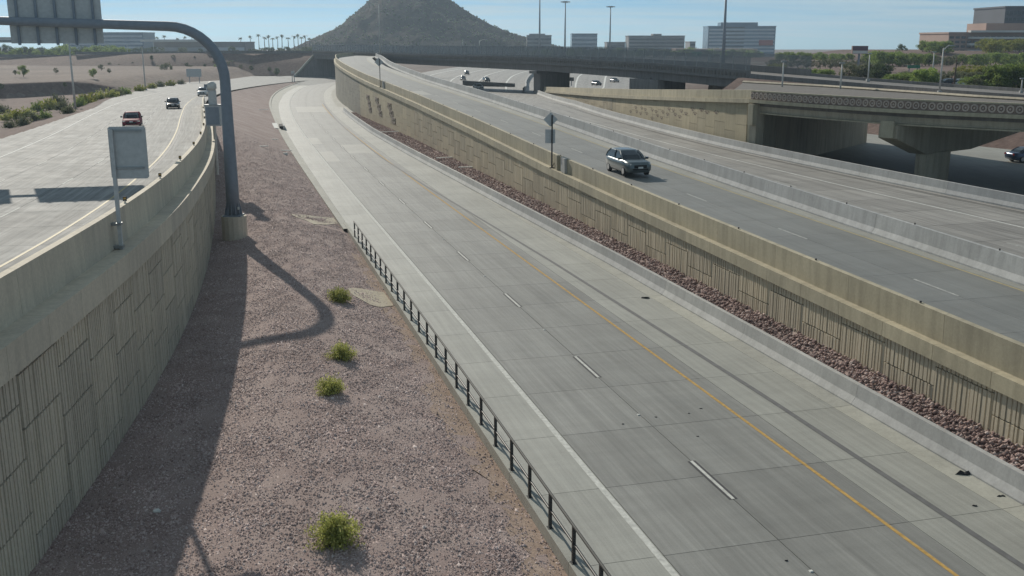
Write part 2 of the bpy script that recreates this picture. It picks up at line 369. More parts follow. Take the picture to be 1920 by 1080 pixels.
# ------------------------------------------------------------------ centre road (two lanes between the shrub strip and the ramp wall)
S0, SN = W.st_y(8), W.st_y(150)
croad = sheet(W, flat, 0, W.len, -2.6, 12.3, M['joint'], 'centre_road', dz=-.03, kind='structure')
cols_ = [(-2.35, 0.15, 'shoulder'), (.15, 3.66, 'lane'), (3.66, 7.95, 'lane'), (7.95, 11.2, 'shoulder'), (11.2, 12.0, 'gutter')]
s = S0; i = 0
while s < SN:
    for a, b, m in cols_:
        if m == 'gutter' : continue
        mm = M[m]
        slab(W, flat, s, s + 4.572, a, b, mm, croad)
    s += 4.572; i += 1
SE = s
for a, b, m in cols_[:4]:
    sheet(W, flat, SE, W.len, a + .01, b - .01, M[m], 'far_pavement', croad)
g = S0
while g < W.st_y(215):
    e = g + 9.14
    sweep(W, flat, g + .01, e - .01, [(11.2, -.05), (11.2, .004), (11.95, .03), (11.95, -.05)], 3).build('gutter_pan', M['gutter'], croad); g = e
sheet(W, flat, g, W.len, 10.0, 12.0, M['gutter'], 'far_gutter', croad, dz=.002)
for (a, b, o0, o1) in ((128, 139, 3.75, 7.4), (120, 131, .2, 1.8), (141, 150, -.4, 1.5), (205, 222, 1.2, 7.2)):
    sheet(W, flat, W.st_y(a), W.st_y(b), o0, o1, M['patch'], 'pavement_patch', croad, dz=.004)
strip(W, flat, S0, W.len, -.10, .10, .008).build('edge_line', M['edge_white'], croad)
strip(W, flat, S0, W.st_y(230), 7.14, 7.27, .008).build('yellow_line', M['yellow_paint'], croad)
# old lane line that was sealed over, wandering across to the yellow line far away
tw = table([[0, 9.25], [W.st_y(36), 9.25], [W.st_y(62), 8.76], [W.st_y(74), 8.36], [W.st_y(97), 7.55], [W.st_y(122), 6.97], [W.st_y(165), 7.1], [W.st_y(223), 7.6], [999, 7.6]])
mb = MB(); S = np.arange(S0, W.st_y(235), 2.0); v = []
for q in S:
    o = tw(q)
    for d in (-.11, .11):
        x, y = W.at(q, o + d); v.append((x, y, .012))
mb.add(v, [(2 * k, 2 * k + 1, 2 * k + 3, 2 * k + 2) for k in range(len(S) - 1)]); mb.build('sealed_strip', M['tar'], croad)
p0 = W.st_y(28.9)
ph = (p0 - .6 - S0) % 12.19
dashes(W, flat, 3.66, S0, W.st_y(200), ph, M['edge_white'], croad, wd=.11, black=M['black_paint'], dz=.009)
mb = MB()
for k in np.arange(S0 + ph + 7.6, W.st_y(110), 12.19):
    x, y = W.at(k, 3.6); o = MB().box((x, y, .018), (.11, .11, .03), W.dirz(k), .7).build('pavement_marker', M['white_paint'], croad)
# left kerb with the low curb wall that carries the railing
kerb = thing('kerb_wall', 'low pale concrete kerb wall under the black railing beside the gravel strip', 'kerb')
g = S0
while g < W.st_y(76):
    sweep(W, flat, g + .008, g + 6.08, [(-2.36, -.05), (-2.36, .17), (-2.62, .19), (-2.62, -.75), (-2.36, -.75)], 2).build('kerb_segment', M['gutter'], kerb); g += 6.096
kerb2 = thing('roadside_kerb', 'long pale curving kerb along the far left edge of the centre road', 'kerb')
g = W.st_y(76)
S = np.linspace(g, W.st_y(362), 40)
wid = table([[W.st_y(76), -2.9], [W.st_y(135), -3.3], [W.st_y(190), -3.6], [W.st_y(256), -4.9], [W.st_y(340), -5.6], [W.st_y(362), -6.2]])
v = []; f = []
for k, q in enumerate(S):
    o = wid(q)
    for a, z in ((-2.36, .012), (o + .45, .02), (o + .42, .15), (o, .16), (o, -.4)):
        x, y = W.at(q, a); v.append((x, y, z))
    if k: f += [((k - 1) * 5 + j, (k - 1) * 5 + j + 1, k * 5 + j + 1, k * 5 + j) for j in range(4)]
MB().add(v, f).build('kerb_edge', M['gutter'], kerb2)
# right barrier of the centre road
cb = thing('concrete_barrier', 'low grey concrete barrier in front of the strip of red rocks', 'barrier')
prof = [(11.95, -.2), (11.95, .09), (12.12, .34), (12.19, .83), (12.38, .84), (12.42, -.2)]
offs = table([[0, 0], [W.st_y(60), 0], [W.st_y(100), -.8], [W.st_y(125), -1.4], [W.st_y(155), -1.95], [W.st_y(215), -1.9], [999, -1.9]])
g = S0
while g < W.st_y(205):
    e = min(g + 9.14, W.st_y(205)); d0 = (offs(g) + offs(e)) / 2
    n = 5; S = np.linspace(g + .008, e - .008, n); v = []; f = []; k = len(prof)
    for t in S:
        for o, z in prof:
            x, y = W.at(t, o + offs(t)); v.append((x, y, z))
    for a in range(n - 1):
        for j in range(k): f.append((a * k + j, (a + 1) * k + j, (a + 1) * k + (j + 1) % k, a * k + (j + 1) % k))
    f += [tuple(range(k)), tuple((n - 1) * k + j for j in range(k - 1, -1, -1))]
    MB().add(v, f).build('barrier_segment', M['barrier'], cb); g = e

# ------------------------------------------------------------------ ramp above the right retaining wall
ramp_ = sheet(RW, zR, 0, RW.len, .3, 9.9, M['joint'], 'ramp_road', dz=-.04, kind='structure')
rs0, rs1 = RW.st_y(14), RW.st_y(150)
rc = [(.6, 1.7, 'ramp_lane'), (1.7, 5.25, 'ramp_lane'), (5.25, 8.7, 'ramp_lane'), (8.7, 9.9, 'shoulder')]
s = rs0
while s < rs1:
    for a, b, m in rc: slab(RW, zR, s, s + 4.572, a, b, M[m], ramp_, gap=.009)
    s += 4.572
for a, b, m in rc: sheet(RW, zR, s, RW.len, a + .01, b - .01 + (.5 if b > 9 else 0), M[m], 'far_pavement', ramp_, step=2)
dashes(RW, zR, 5.25, rs0, RW.st_y(230), (RW.st_y(41.0) - rs0) % 12.19, M['worn_white'], ramp_, wd=.11)
strip(RW, zR, rs0, RW.st_y(280), 8.5, 8.62, .006).build('yellow_line', M['pale_yellow'], ramp_)
strip(RW, zR, rs0, RW.st_y(280), 1.5, 1.6, .006).build('edge_line', M['worn_white'], ramp_)
sheet(RW, zR, RW.st_y(150), RW.st_y(158), 2, 5, M['patch'], 'pavement_patch', ramp_, dz=.005)

# fluted and plain wall panels: unit meshes 3.0 m wide and 1.5 m high, built on the x axis with the face towards -y
PWD, PHT = 3.048, 1.524
def fluted_mesh(seed, m):
    r = random.Random(seed); mb = MB(); g = .034
    mb.box((PWD / 2, .06, PHT / 2), (PWD - 2 * g, .09, PHT - 2 * g)); x = .05
    while x < PWD - .12:
        wd = r.choice((.09, .13, .18)); d = r.choice((.03, .038, .046))
        mb.box((x + wd / 2, .015 - d / 2, PHT / 2), (wd, d, PHT - 2 * g)); x += wd + r.choice((.045, .06, .08, .11))
    return mb.mesh('fluted_panel', m)
def smooth_mesh(m): return MB().box((PWD / 2, .06, PHT / 2), (PWD - .03, .09, PHT - .03)).mesh('plain_panel', m)
FL = [fluted_mesh(k, M['tan_panel']) for k in range(6)]
FLL = [fluted_mesh(k + 20, M['tan_shade']) for k in range(6)]
SM = {k: smooth_mesh(M[k]) for k in ('plain_panel', 'art_panel')}
def panel_wall(path, off, s0, s1, ztop, zbot, root, meshes, name, side=1, mirror=False):
    s = s0; k = 0
    while s + PWD <= s1 + .5:
        a = path.at(s, off); b = path.at(s + PWD, off)
        if mirror: a, b = b, a
        rz = math.atan2(b[1] - a[1], b[0] - a[0]); mid = (a + b) / 2
        zt = ztop(*mid); zb = zbot(*mid) - .25
        z = math.floor(zb / PHT) * PHT - (PHT / 2 if k % 2 else 0)
        while z < zt - .05:
            z0, z1 = max(z, zb - .3), min(z + PHT, zt)
            if z1 - z0 > .12 and z1 > zb:
                o = bpy.data.objects.new(name, meshes[random.randrange(len(meshes))]); link(o, root)
                o.location = (a[0], a[1], z0); o.rotation_euler = (0, 0, rz); o.scale = (np.hypot(*(b - a)) / PWD, 1, (z1 - z0) / PHT)
            z += PHT
        s += PWD; k += 1
    return s
rwall = thing('retaining_wall', 'long tan retaining wall of fluted panels carrying the ramp, right of the rocks', 'wall')
zrt = lambda x, y: zR(x, y) - .35
rock_z = lambda x, y: .95 if y < 140 else max(.1, .95 - (y - 140) / 60 * .9)
# the face looks left: the unit panel faces -y of its own axis, so the run goes from far to near
e1 = panel_wall(RW, 0.0, RW.st_y(12), RW.st_y(140), zrt, rock_z, rwall, FL, 'fluted_panel', mirror=True)
e2 = panel_wall(RW, 0.0, e1, RW.st_y(196), zrt, rock_z, rwall, [SM['art_panel']], 'art_panel', mirror=True)
e3 = panel_wall(RW, 0.0, e2, RW.st_y(300), zrt, rock_z, rwall, [SM['plain_panel']], 'plain_panel', mirror=True)
sweep(RW, zR, RW.st_y(8), RW.len, [(.12, -4.2), (.12, -.1), (.3, -.1), (.3, -4.2)], 4).build('wall_core', M['tan_panel'], rwall)
for k, s in enumerate(np.arange(RW.st_y(12), RW.len - 3, PWD)):
    sweep(RW, zR, s + .01, s + PWD - .01, [(-.2, -.58), (-.2, .0), (.42, .0), (.42, -.2), (-.02, -.2), (-.02, -.58)], 1.6).build('coping_segment', M['tan'], rwall)
par = thing('ramp_parapet', 'tan concrete parapet along the near edge of the ramp, above the fluted wall', 'parapet')
for s in np.arange(RW.st_y(12), RW.len - 6, 6.096):
    sweep(RW, zR, s + .009, s + 6.087, [(.2, -.02), (.16, 1.10), (.38, 1.12), (.46, .4), (.6, .08), (.6, -.04)], 2).build('parapet_segment', M['tan'], par)
for s in np.arange(RW.st_y(30), RW.st_y(170), 7.3):
    x, y = RW.at(s, .27); MB().box((x, y, zR(x, y) + 1.16), (.05, .07, .07), RW.dirz(s)).build('reflector', M['black_rubber'], par)
# square spirals set in the plain part of the wall
def spiral(mb, cx, cz, wx, wz):
    path = [(-.5, .5), (.5, .5), (.5, -.5), (-.45, -.5), (-.45, .12), (.12, .12), (.12, -.15)]
    for (a, b), (c, d) in zip(path[:-1], path[1:]):
        x0, x1 = sorted((a, c)); z0, z1 = sorted((b, d))
        mb.box((cx + (x0 + x1) / 2 * wx, -.02, cz + (z0 + z1) / 2 * wz), ((x1 - x0) * wx + .22, .08, (z1 - z0) * wz + .2))
for (Y, z) in ((182.5, 4.1), (181.0, 3.15), (180.0, 2.2), (171.5, 4.25), (169.5, 3.3), (168.0, 2.35), (158.5, 4.1), (157, 3.1), (155, 2.15)):
    s = RW.st_y(Y); x, y = RW.at(s, 0.0); mb = MB(); spiral(mb, 0, 0, 3.3, .66)
    o = mb.build('spiral_relief', M['relief'], rwall); o.location = (x, y, z); o.rotation_euler = (0, 0, RW.dirz(s) + math.pi)

# red rock strip between barrier and wall
def scatter_pebbles(pts, size, m, name):
    """half-buried pebbles: four-sided, no underside"""
    pts = np.asarray(pts); n = len(pts); base = np.array([(1, 0, -.25), (0, 1, -.25), (-1, 0, -.25), (0, -1, -.25), (0, 0, .75)], float)
    fc = np.array([(0, 1, 4), (1, 2, 4), (2, 3, 4), (3, 0, 4)]); k = size * np.exp(rng.normal(0, .38, (n, 1, 1)))
    V = base[None] * k * rng.uniform(.65, 1.3, (n, 5, 3)); V[:, 4, :2] += rng.normal(0, .35, (n, 2)) * k[:, 0]
    a = rng.uniform(0, 6.28, n); ca, sa = np.cos(a)[:, None], np.sin(a)[:, None]
    V = np.stack([V[:, :, 0] * ca - V[:, :, 1] * sa, V[:, :, 0] * sa + V[:, :, 1] * ca, V[:, :, 2]], -1) + pts[:, None, :]
    o = bpy.data.objects.new(name, fast_mesh(name, V.reshape(-1, 3), (fc[None] + 5 * np.arange(n)[:, None, None]).reshape(-1, 3), m)); link(o); return tag(o, kind='stuff')
def scatter_stones(pts, size, m, name, kind='stuff', flat_=.7, parent=None):
    pts = np.asarray(pts); n = len(pts)
    base = np.array([(1, 0, 0), (0, 1, 0), (-1, 0, 0), (0, -1, 0), (0, 0, 1), (0, 0, -1)], float)
    fc = np.array([(0, 1, 4), (1, 2, 4), (2, 3, 4), (3, 0, 4), (1, 0, 5), (2, 1, 5), (3, 2, 5), (0, 3, 5)])
    sz = size * rng.uniform(.55, 1.35, (n, 1, 1)) * rng.uniform(.7, 1.25, (n, 6, 3)); sz[:, :, 2] *= flat_
    V = base[None] * sz + rng.normal(0, size * .12, (n, 6, 3)); a = rng.uniform(0, 6.28, n); ca, sa = np.cos(a)[:, None], np.sin(a)[:, None]
    t = rng.uniform(-.5, .5, n)[:, None]
    X = V[:, :, 0] * ca - V[:, :, 1] * sa; Y = V[:, :, 0] * sa + V[:, :, 1] * ca; Z = V[:, :, 2] + X * t
    V = np.stack([X, Y, Z], -1) + pts[:, None, :]
    F = (fc[None] + 6 * np.arange(n)[:, None, None]).reshape(-1, 3)
    o = bpy.data.objects.new(name, fast_mesh(name, V.reshape(-1, 3), F, m)); link(o, parent); return tag(o, kind=kind)
rb = MB(); S = np.linspace(W.st_y(8), W.st_y(205), 80); v = []
def rock_edges(Y):
    a = W.at(W.st_y(Y), 12.36 + offs(W.st_y(Y))); b = RW.at(RW.st_y(Y), .08); return a, b
Ys = np.linspace(8, 204, 90); rows = []
for Y in Ys:
    a, b = rock_edges(Y); za = min(.74, rock_z(*b)); rows.append([(*(a * (1 - t) + b * t), za + (rock_z(*b) - za) * t - .06) for t in (0, .5, 1)])
o = bpy.data.objects.new('rock_bed', grid_mesh('rock_bed', np.array(rows), M['gravel'])); link(o); tag(o, kind='structure')
pts = []
nr = 15000
yy = 10 + 192 * rng.random(nr) ** 1.7
ea = np.array([np.concatenate(rock_edges(Y)) for Y in np.linspace(8, 204, 400)]); yg = np.linspace(8, 204, 400)
t = rng.random(nr)
ax, ay, bx, by = (np.interp(yy, yg, ea[:, k]) for k in range(4))
px, py = ax + (bx - ax) * t, ay + (by - ay) * t
pz = np.array([min(.74, rock_z(0, Y)) + (rock_z(0, Y) - min(.74, rock_z(0, Y))) * q for Y, q in zip(yy, t)]) + rng.uniform(-.05, .05, nr)
tag(scatter_stones(np.stack([px, py, pz], -1), .085, M['rock'], 'red_rocks', flat_=.8), label='strip of loose red-brown rocks between the barrier and the fluted wall', cat='rocks')
for k, (Y, o) in enumerate(((146, 11.6), (112, 12.6), (103, 12.9))):
    x, y = W.at(W.st_y(Y), o); MB().box((x, y, 1.02), (2.6 - .5 * k, .25, .08), [.35, .5, .2][k]).build('broken_board', M['white_paint'], label=['pale board lying on the rocks below the art wall', 'pale board lying on the rocks nearer than the art wall', 'small pale scrap lying on the rocks by the grey barrier'][k], cat='debris')

# ------------------------------------------------------------------ median barrier and the road right of it
med = thing('median_barrier', 'grey concrete median barrier between the ramp and the road to its right', 'barrier')
for s in np.arange(MED.st_y(20), MED.len - 12, 12.19):
    sweep(MED, zR, s + .012, s + 12.18, [(0, -.1), (0, .09), (.17, .36), (.24, 1.13), (.45, 1.13), (.52, .36), (.68, .09), (.68, -.1)], 2).build('barrier_segment', M['median'], med)
for s in np.arange(MED.st_y(40), MED.st_y(130), 6.4):
    x, y = MED.at(s, .34); MB().box((x, y, zR(x, y) + 1.18), (.06, .04, .1), MED.dirz(s)).build('reflector', M['black_rubber'], med)
sweep(MED, zR, MED.st_y(80), MED.len, [(.5, -4.5), (.5, -.05), (.68, -.05), (.68, -4.5)], 4).build('skirt_wall', M['median'], med)
rroad = MB(); Q = np.linspace(2, 119.5, 60); A = MED.by_q(Q); B = FAR.by_q(Q)
nrm = np.array([.957, .29])
A = A + nrm * .6
v = []; uv = []
for k, q in enumerate(Q):
    z = _zm(q) - .03
    v += [(*A[k], z), (*B[k], z)]; uv += [(0, q), (12, q)]
rroad.add(v, [(2 * k, 2 * k + 1, 2 * k + 3, 2 * k + 2) for k in range(len(Q) - 1)]); rroad.uv = uv
rroad = rroad.build('right_road', M['joint'], kind='structure')
def qpt(q, fr, dz=0.0):
    a = MED.by_q(q) + nrm * .6; b = FAR.by_q(q); p = a + (b - a) * fr; return (p[0], p[1], _zm(q) + dz)
fr_ = [0, .09, .36, .63, .86, 1.0]; q = 14.0
while q < 118:
    for a, b in zip(fr_[:-1], fr_[1:]):
        w0 = .0009; mb = MB(); v = []; uv = []
        for qq in (q + .02, q + 4.57):
            for ff in (a + w0, b - w0): v.append(qpt(qq, ff)); uv.append((ff * 13.5, qq))
        v += [(x, y, z - .05) for x, y, z in v]; uv += uv
        mb.add(v, [(0, 1, 3, 2), (4, 0, 2, 6), (1, 5, 7, 3), (5, 1, 0, 4), (2, 3, 7, 6)]); mb.uv = uv
        mb.build('slab', M['old_lane'], rroad)
    q += 4.6
mb = MB(); Q2 = np.linspace(q, 176, 60); v = []; uv = []
for qq in Q2:
    for ff in (0, 1): v.append(qpt(qq, ff)); uv.append((ff * 13.5, qq))
mb.add(v, [(2 * k, 2 * k + 1, 2 * k + 3, 2 * k + 2) for k in range(59)]); mb.uv = uv; mb.build('far_pavement', M['old_lane'], rroad)
def qline(f0, wd, q0, q1, m, name, dz=.007, step=3.0):
    Qs = np.linspace(q0, q1, max(2, int((q1 - q0) / step))); v = []
    for qq in Qs:
        x, y, z = qpt(qq, f0, dz); v += [(x - nrm[0] * wd / 2, y - nrm[1] * wd / 2, z), (x + nrm[0] * wd / 2, y + nrm[1] * wd / 2, z)]
    MB().add(v, [(2 * k, 2 * k + 1, 2 * k + 3, 2 * k + 2) for k in range(len(Qs) - 1)]).build(name, m, rroad)
qline(.66, .14, 14, 174, M['white_paint'], 'edge_line')
qline(.95, .16, 14, 174, M['joint'], 'gutter_joint'); qline(.925, .1, 14, 174, M['joint'], 'gutter_joint', .006)
qline(.06, .11, 14, 174, M['pale_yellow'], 'yellow_line')
for qq in np.arange(18, 170, 12.19): qline(.36, .12, qq, qq + 3.05, M['worn_white'], 'lane_dash', step=1.5)
fbar = thing('far_barrier', 'pale concrete barrier in front of the tan wall and the bridge underpass', 'barrier')
zF = lambda x, y: zM(x, y)
for s in np.arange(FAR.st_y(20), FAR.st_y(225), 9.14):
    sweep(FAR, zF, s + .012, s + 9.13, [(0, -.1), (0, .09), (.15, .34), (.2, .86), (.42, .86), (.5, -3.6), (.3, -3.6)], 2).build('barrier_segment', M['barrier'], fbar)

# ------------------------------------------------------------------ left road on its retaining wall
lroad = MB(); Ys = np.linspace(6, 372, 110); v = []; uv = []
def lpair(Y):
    a = LP.at(LP.st_y(Y)); d = np.array([math.cos(LP.dirz(LP.st_y(Y)) + math.pi / 2), math.sin(LP.dirz(LP.st_y(Y)) + math.pi / 2)]); return a, d
def lwid(Y): return float(np.interp(Y, [0, 60, 90, 120, 156, 200, 249, 310, 372], [17.5, 17.5, 17.6, 16.5, 15.5, 18, 21.5, 29, 37]))
def lpt(Y, off, dz=0.0):
    a, d = lpair(Y); p = a + d * off; return (p[0], p[1], zL(*a) + dz)
for Y in Ys: v += [lpt(Y, lwid(Y), -.03), lpt(Y, 0, -.03)]; uv += [(18, Y), (0, Y)]
lroad.add(v, [(2 * k, 2 * k + 1, 2 * k + 3, 2 * k + 2) for k in range(len(Ys) - 1)]); lroad.uv = uv
lroad = lroad.build('left_road', M['joint'], kind='structure')
lc = [(.2, 2.75), (2.75, 6.4), (6.4, 10.05), (10.05, 13.7), (13.7, 17.4)]
Y = 20.0
while Y < 175:
    for a, b in lc:
        if b > 17: b = lwid(Y) - .05
        if b - a < .4: continue
        mb = MB(); v = []; uv = []
        for yy_ in (Y + .012, Y + 4.45):
            for o in (b - .012, a + .012): v.append(lpt(yy_, o)); uv.append((o, yy_))
        v += [(x, y, z - .05) for x, y, z in v]; uv += uv
        mb.add(v, [(0, 1, 3, 2), (4, 0, 2, 6), (1, 5, 7, 3), (5, 1, 0, 4), (2, 3, 7, 6)]); mb.uv = uv; mb.build('slab', M['left_lane'], lroad)
    Y += 4.46
Ys2 = np.linspace(Y, 372, 60); v = []; uv = []
for y_ in Ys2: v += [lpt(y_, lwid(y_)), lpt(y_, .1)]; uv += [(lwid(y_), y_), (.1, y_)]
mb = MB().add(v, [(2 * k, 2 * k + 1, 2 * k + 3, 2 * k + 2) for k in range(59)]); mb.uv = uv; mb.build('far_pavement', M['left_lane'], lroad)
def lline(off, wd, y0, y1, m, name, dz=.007, step=3.0):
    Yl = np.linspace(y0, y1, max(2, int((y1 - y0) / step))); v = []
    for y_ in Yl: v += [lpt(y_, off + wd / 2, dz), lpt(y_, off - wd / 2, dz)]
    MB().add(v, [(2 * k, 2 * k + 1, 2 * k + 3, 2 * k + 2) for k in range(len(Yl) - 1)]).build(name, m, lroad)
lline(2.8, .12, 20, 200, M['pale_yellow'], 'yellow_line'); lline(2.55, .14, 60, 170, M['tar'], 'sealed_strip')
lline(13.75, .16, 20, 230, M['white_paint'], 'edge_line')
for off in (6.4, 10.05):
    for y_ in np.arange(21.2, 220, 12.0): lline(off, .11, y_, y_ + 3.1, M['edge_white'], 'lane_dash', step=1.5)
# merged carriageway beyond the gore
mb = MB().add([(-109.2, 371, .045), (-72.2, 371, .045), (-66.5, 371, .045), (-56, 371, .045), (-52, 340, .045), (-20, 400, .045), (-60, 404, .045), (-84, 418, .045), (-103, 414, .045), (-112, 395, .045)],
              [(0, 1, 7, 8), (0, 8, 9), (1, 2, 6, 7), (2, 3, 5, 6), (3, 4, 5)])
mb.uv = [(p[0], p[1]) for p in mb.v]; mb.build('merged_road', M['left_lane'], kind='structure')
mb = MB().add([(*W.at(W.st_y(330), -5.4), .03), (*W.at(W.st_y(330), 0), .03), (-60, 376, .035), (-73, 376, .035)], [(0, 1, 2, 3)])
mb.uv = [(p[0], p[1]) for p in mb.v]; mb.build('gore_pavement', M['left_lane'], kind='structure')
# wall, coping and parapet of the left road
lwall = thing('retaining_wall', 'tall fluted retaining wall in shade along the left road, left of the gravel', 'wall')
panel_wall(LP, .5, LP.st_y(4), LP.st_y(112), lambda x, y: zL(x, y) - .5, zLW, lwall, FLL, 'fluted_panel', mirror=False)
sweep(LP, zL, LP.st_y(3), LP.st_y(152), [(.36, -7.6), (.36, -.3), (.15, -.3), (.15, -7.6)], 4).build('wall_core', M['tan_shade'], lwall)
s = LP.st_y(3)
while s < LP.st_y(150):
    sweep(LP, zL, s + .01, s + PWD - .01, [(.72, -1.0), (.72, -.12), (-.1, -.12), (-.1, -.35), (.55, -.35), (.55, -1.0)], 1.6).build('coping_segment', M['tan_shade'], lwall); s += PWD
lpar = thing('road_parapet', 'curving concrete parapet on top of the shaded left wall', 'parapet')
s = LP.st_y(3)
while s < LP.st_y(158):
    sweep(LP, zL, s + .009, s + 6.087, [(.06, -.12), (.02, 1.2), (-.2, 1.22), (-.28, .4), (-.45, .08), (-.45, -.05), (.06, -.15)], 2).build('parapet_segment', M['tan_shade'], lpar); s += 6.096
for k, Y in enumerate((40.2, 48.5, 57, 67, 77, 88, 99, 110, 121)):
    s = LP.st_y(Y); x, y = LP.at(s, -.1); z = zL(x, y) + 1.2
    d = thing('delineator', ['first', 'second', 'third', 'fourth', 'fifth', 'sixth', 'seventh', 'eighth', 'ninth'][k] + ' small reflector plate on the left parapet, counted from the camera', 'reflector', (x, y, z), LP.dirz(s) - math.pi / 2, 'reflector plates along the left parapet')
    MB().box((0, 0, .05), (.05, .05, .1)).build('bracket', M['steel'], d)
    MB().box((0, 0, .15), (.14, .03, .18)).build('plate', M['black_rubber'], d); MB().box((0, -.02, .17), (.1, .012, .07)).build('reflector', M['yellow_paint'], d)

# ------------------------------------------------------------------ gravel strip between left wall and centre road
def gravel_h(Y, t):
    s = LP.st_y(Y); zl = zLW(0, Y); zr = -.22 if Y < 70 else float(np.interp(Y, [70, 85, 372], [-.2, .02, .02]))
    hump = .75 * math.sin(math.pi * min(1, t)) * float(np.interp(Y, [0, 60, 110, 160], [1, 1, .5, .1]))
    return zl + (zr - zl) * (t if Y < 70 else t ** .9) + hump
def gravel_pt(Y, t):
    a = LP.at(LP.st_y(Y), .45); o = -2.6 if Y < 76 else wid(W.st_y(Y)) + .02; b = W.at(W.st_y(Y), o)
    p = a * (1 - t) + b * t; return (p[0], p[1], gravel_h(Y, t))
Ys = np.concatenate([np.arange(4, 110, .8), np.arange(110, 362, 3)]); T = np.linspace(0, 1, 26)
G = np.array([[gravel_pt(Y, t) for t in T] for Y in Ys])
G[:, 1:-1, 2] += rng.normal(0, .012, G[:, 1:-1, 2].shape)
gr = bpy.data.objects.new('gravel_strip', grid_mesh('gravel_strip', G, M['gravel'])); link(gr); tag(gr, kind='structure')
# bare dirt along the kerb where the stones were washed away
rows = [[(lambda p: (p[0], p[1], p[2] + .006))(gravel_pt(Y, t)) for t in (.94 - .035 * abs(math.sin(Y * 1.3)) - .02 * math.sin(Y * .37), .97, .998)] for Y in np.arange(14, 68, .7)]
dirt = bpy.data.objects.new('dirt_strip', grid_mesh('dirt_strip', np.array(rows), M['dirt'])); link(dirt); tag(dirt, kind='structure')
n = 330000; yy = 18 + 118 * rng.random(n) ** 1.75; tt = rng.random(n); keep = (rng.random(n) < np.clip((136 - yy) / 50, 0, 1)) & ~((tt > .92) & (rng.random(n) < .6) & (yy < 68)) & ~((np.sin(yy * .9 + np.sin(tt * 9) * 2) * np.sin(tt * 14 + yy * .13) > .72) & (rng.random(n) < .6)); yy, tt = yy[keep], tt[keep]
Yg = np.arange(4, 145, 1.0); Gg = np.array([[gravel_pt(Y, t) for t in T] for Y in Yg])
fy = np.clip((yy - 4), 0, len(Yg) - 1.01); iy = fy.astype(int); wy = (fy - iy)[:, None]; ft = tt * 25; it = np.minimum(ft.astype(int), 24); wt = (ft - it)[:, None]
pp = (Gg[iy, it] * (1 - wt) + Gg[iy, it + 1] * wt) * (1 - wy) + (Gg[iy + 1, it] * (1 - wt) + Gg[iy + 1, it + 1] * wt) * wy
pp[:, 2] += rng.uniform(-.01, .025, len(pp))
tag(scatter_pebbles(pp, .027, M['pebble'], 'gravel_stones'), label='brown gravel stones covering the strip left of the railing', cat='gravel')
def gz(x, y):
    """ground height of the gravel strip under a plan point"""
    Y = y
    for _ in range(4):
        a = np.array(gravel_pt(Y, 0)[:2]); b = np.array(gravel_pt(Y, 1)[:2]); d = b - a
        t = np.clip(np.dot(np.array([x, y]) - a, d) / d.dot(d), 0, 1); Y += y - (a + d * t)[1]
    return gravel_h(Y, t)
def on_gravel(u, v, z=.4):
    for _ in range(6):
        p = at(u, v, z=z); z = gz(p.x, p.y)
    return Vector((p.x, p.y, z))

# ------------------------------------------------------------------ railing on the kerb wall
fence = thing('railing', 'black steel railing with two rails on the low kerb wall beside the centre road', 'railing')
fs0, fs1 = W.st_y(16.2), W.st_y(73.4)
postm = MB().box((0, 0, .53), (.09, .09, 1.06)).mesh('post', M['fence_steel']); platem = MB().box((0, 0, .008), (.2, .16, .016)).mesh('foot_plate', M['fence_steel'])
for s in np.arange(W.st_y(25.62) - 2.115 * 5, fs1, 2.115):
    x, y = W.at(s, -2.49); o = bpy.data.objects.new('post', postm); link(o, fence); o.location = (x, y, .18); o.rotation_euler = (0, 0, W.dirz(s))
    p = bpy.data.objects.new('foot_plate', platem); link(p, o)
for h, r, m, nm in ((1.07, .042, 'rail_top', 'top_rail'), (.56, .036, 'fence_steel', 'middle_rail')):
    S = np.arange(fs0, fs1 + .1, 1.4); MB().tube([(*W.at(s, -2.49), .18 + h) for s in S], r, 6).build(nm, M[m], fence, smooth=True)

# ------------------------------------------------------------------ cantilever sign structure over the left road
pb = on_gravel(441, 446)
mast = thing('cantilever_sign_mast', 'thick grey curved mast on a fluted concrete footing holding signs over the left road', 'sign mast', pb)
ft = MB().prism([(.82 * math.cos(a) * (1 + .03 * (k % 2)), .82 * math.sin(a) * (1 + .03 * (k % 2))) for k, a in enumerate(np.linspace(0, 2 * math.pi, 32, endpoint=False))], -.5, 1.55).build('footing', M['tan_shade'], mast)
MB().box((0, 0, 1.58), (1.2, 1.2, .08)).build('base_plate', M['pole_grey'], mast)
gz_ = MB()
for a in np.linspace(0, 2 * math.pi, 12, endpoint=False):
    c, s_ = math.cos(a), math.sin(a)
    gz_.add([(c * .3 - s_ * .02, s_ * .3 + c * .02, 1.62), (c * .62 - s_ * .02, s_ * .62 + c * .02, 1.62), (c * .4 - s_ * .02, s_ * .4 + c * .02, 2.7), (c * .3 - s_ * .02, s_ * .3 + c * .02, 2.7),
             (c * .3 + s_ * .02, s_ * .3 - c * .02, 1.62), (c * .62 + s_ * .02, s_ * .62 - c * .02, 1.62), (c * .4 + s_ * .02, s_ * .4 - c * .02, 2.7), (c * .3 + s_ * .02, s_ * .3 - c * .02, 2.7)],
            [(0, 1, 2, 3), (7, 6, 5, 4), (0, 4, 5, 1), (1, 5, 6, 2), (2, 6, 7, 3)])
gz_.build('base_gusset', M['pole_grey'], mast)
pz = pb.z; ad_ = Vector((-.968, -.25, 0)); pts = [(0, 0, 1.6), (0, 0, 4), (0, 0, 7), (0, 0, 11.2 - pz)]; rad = [.46, .43, .39, .345]
for k in range(1, 11):
    a = math.pi / 2 * k / 10; h = 3.4 * (1 - math.cos(a)); pts.append((ad_.x * h, ad_.y * h, 11.2 - pz + 3.5 * math.sin(a))); rad.append(.345 - .003 * k)
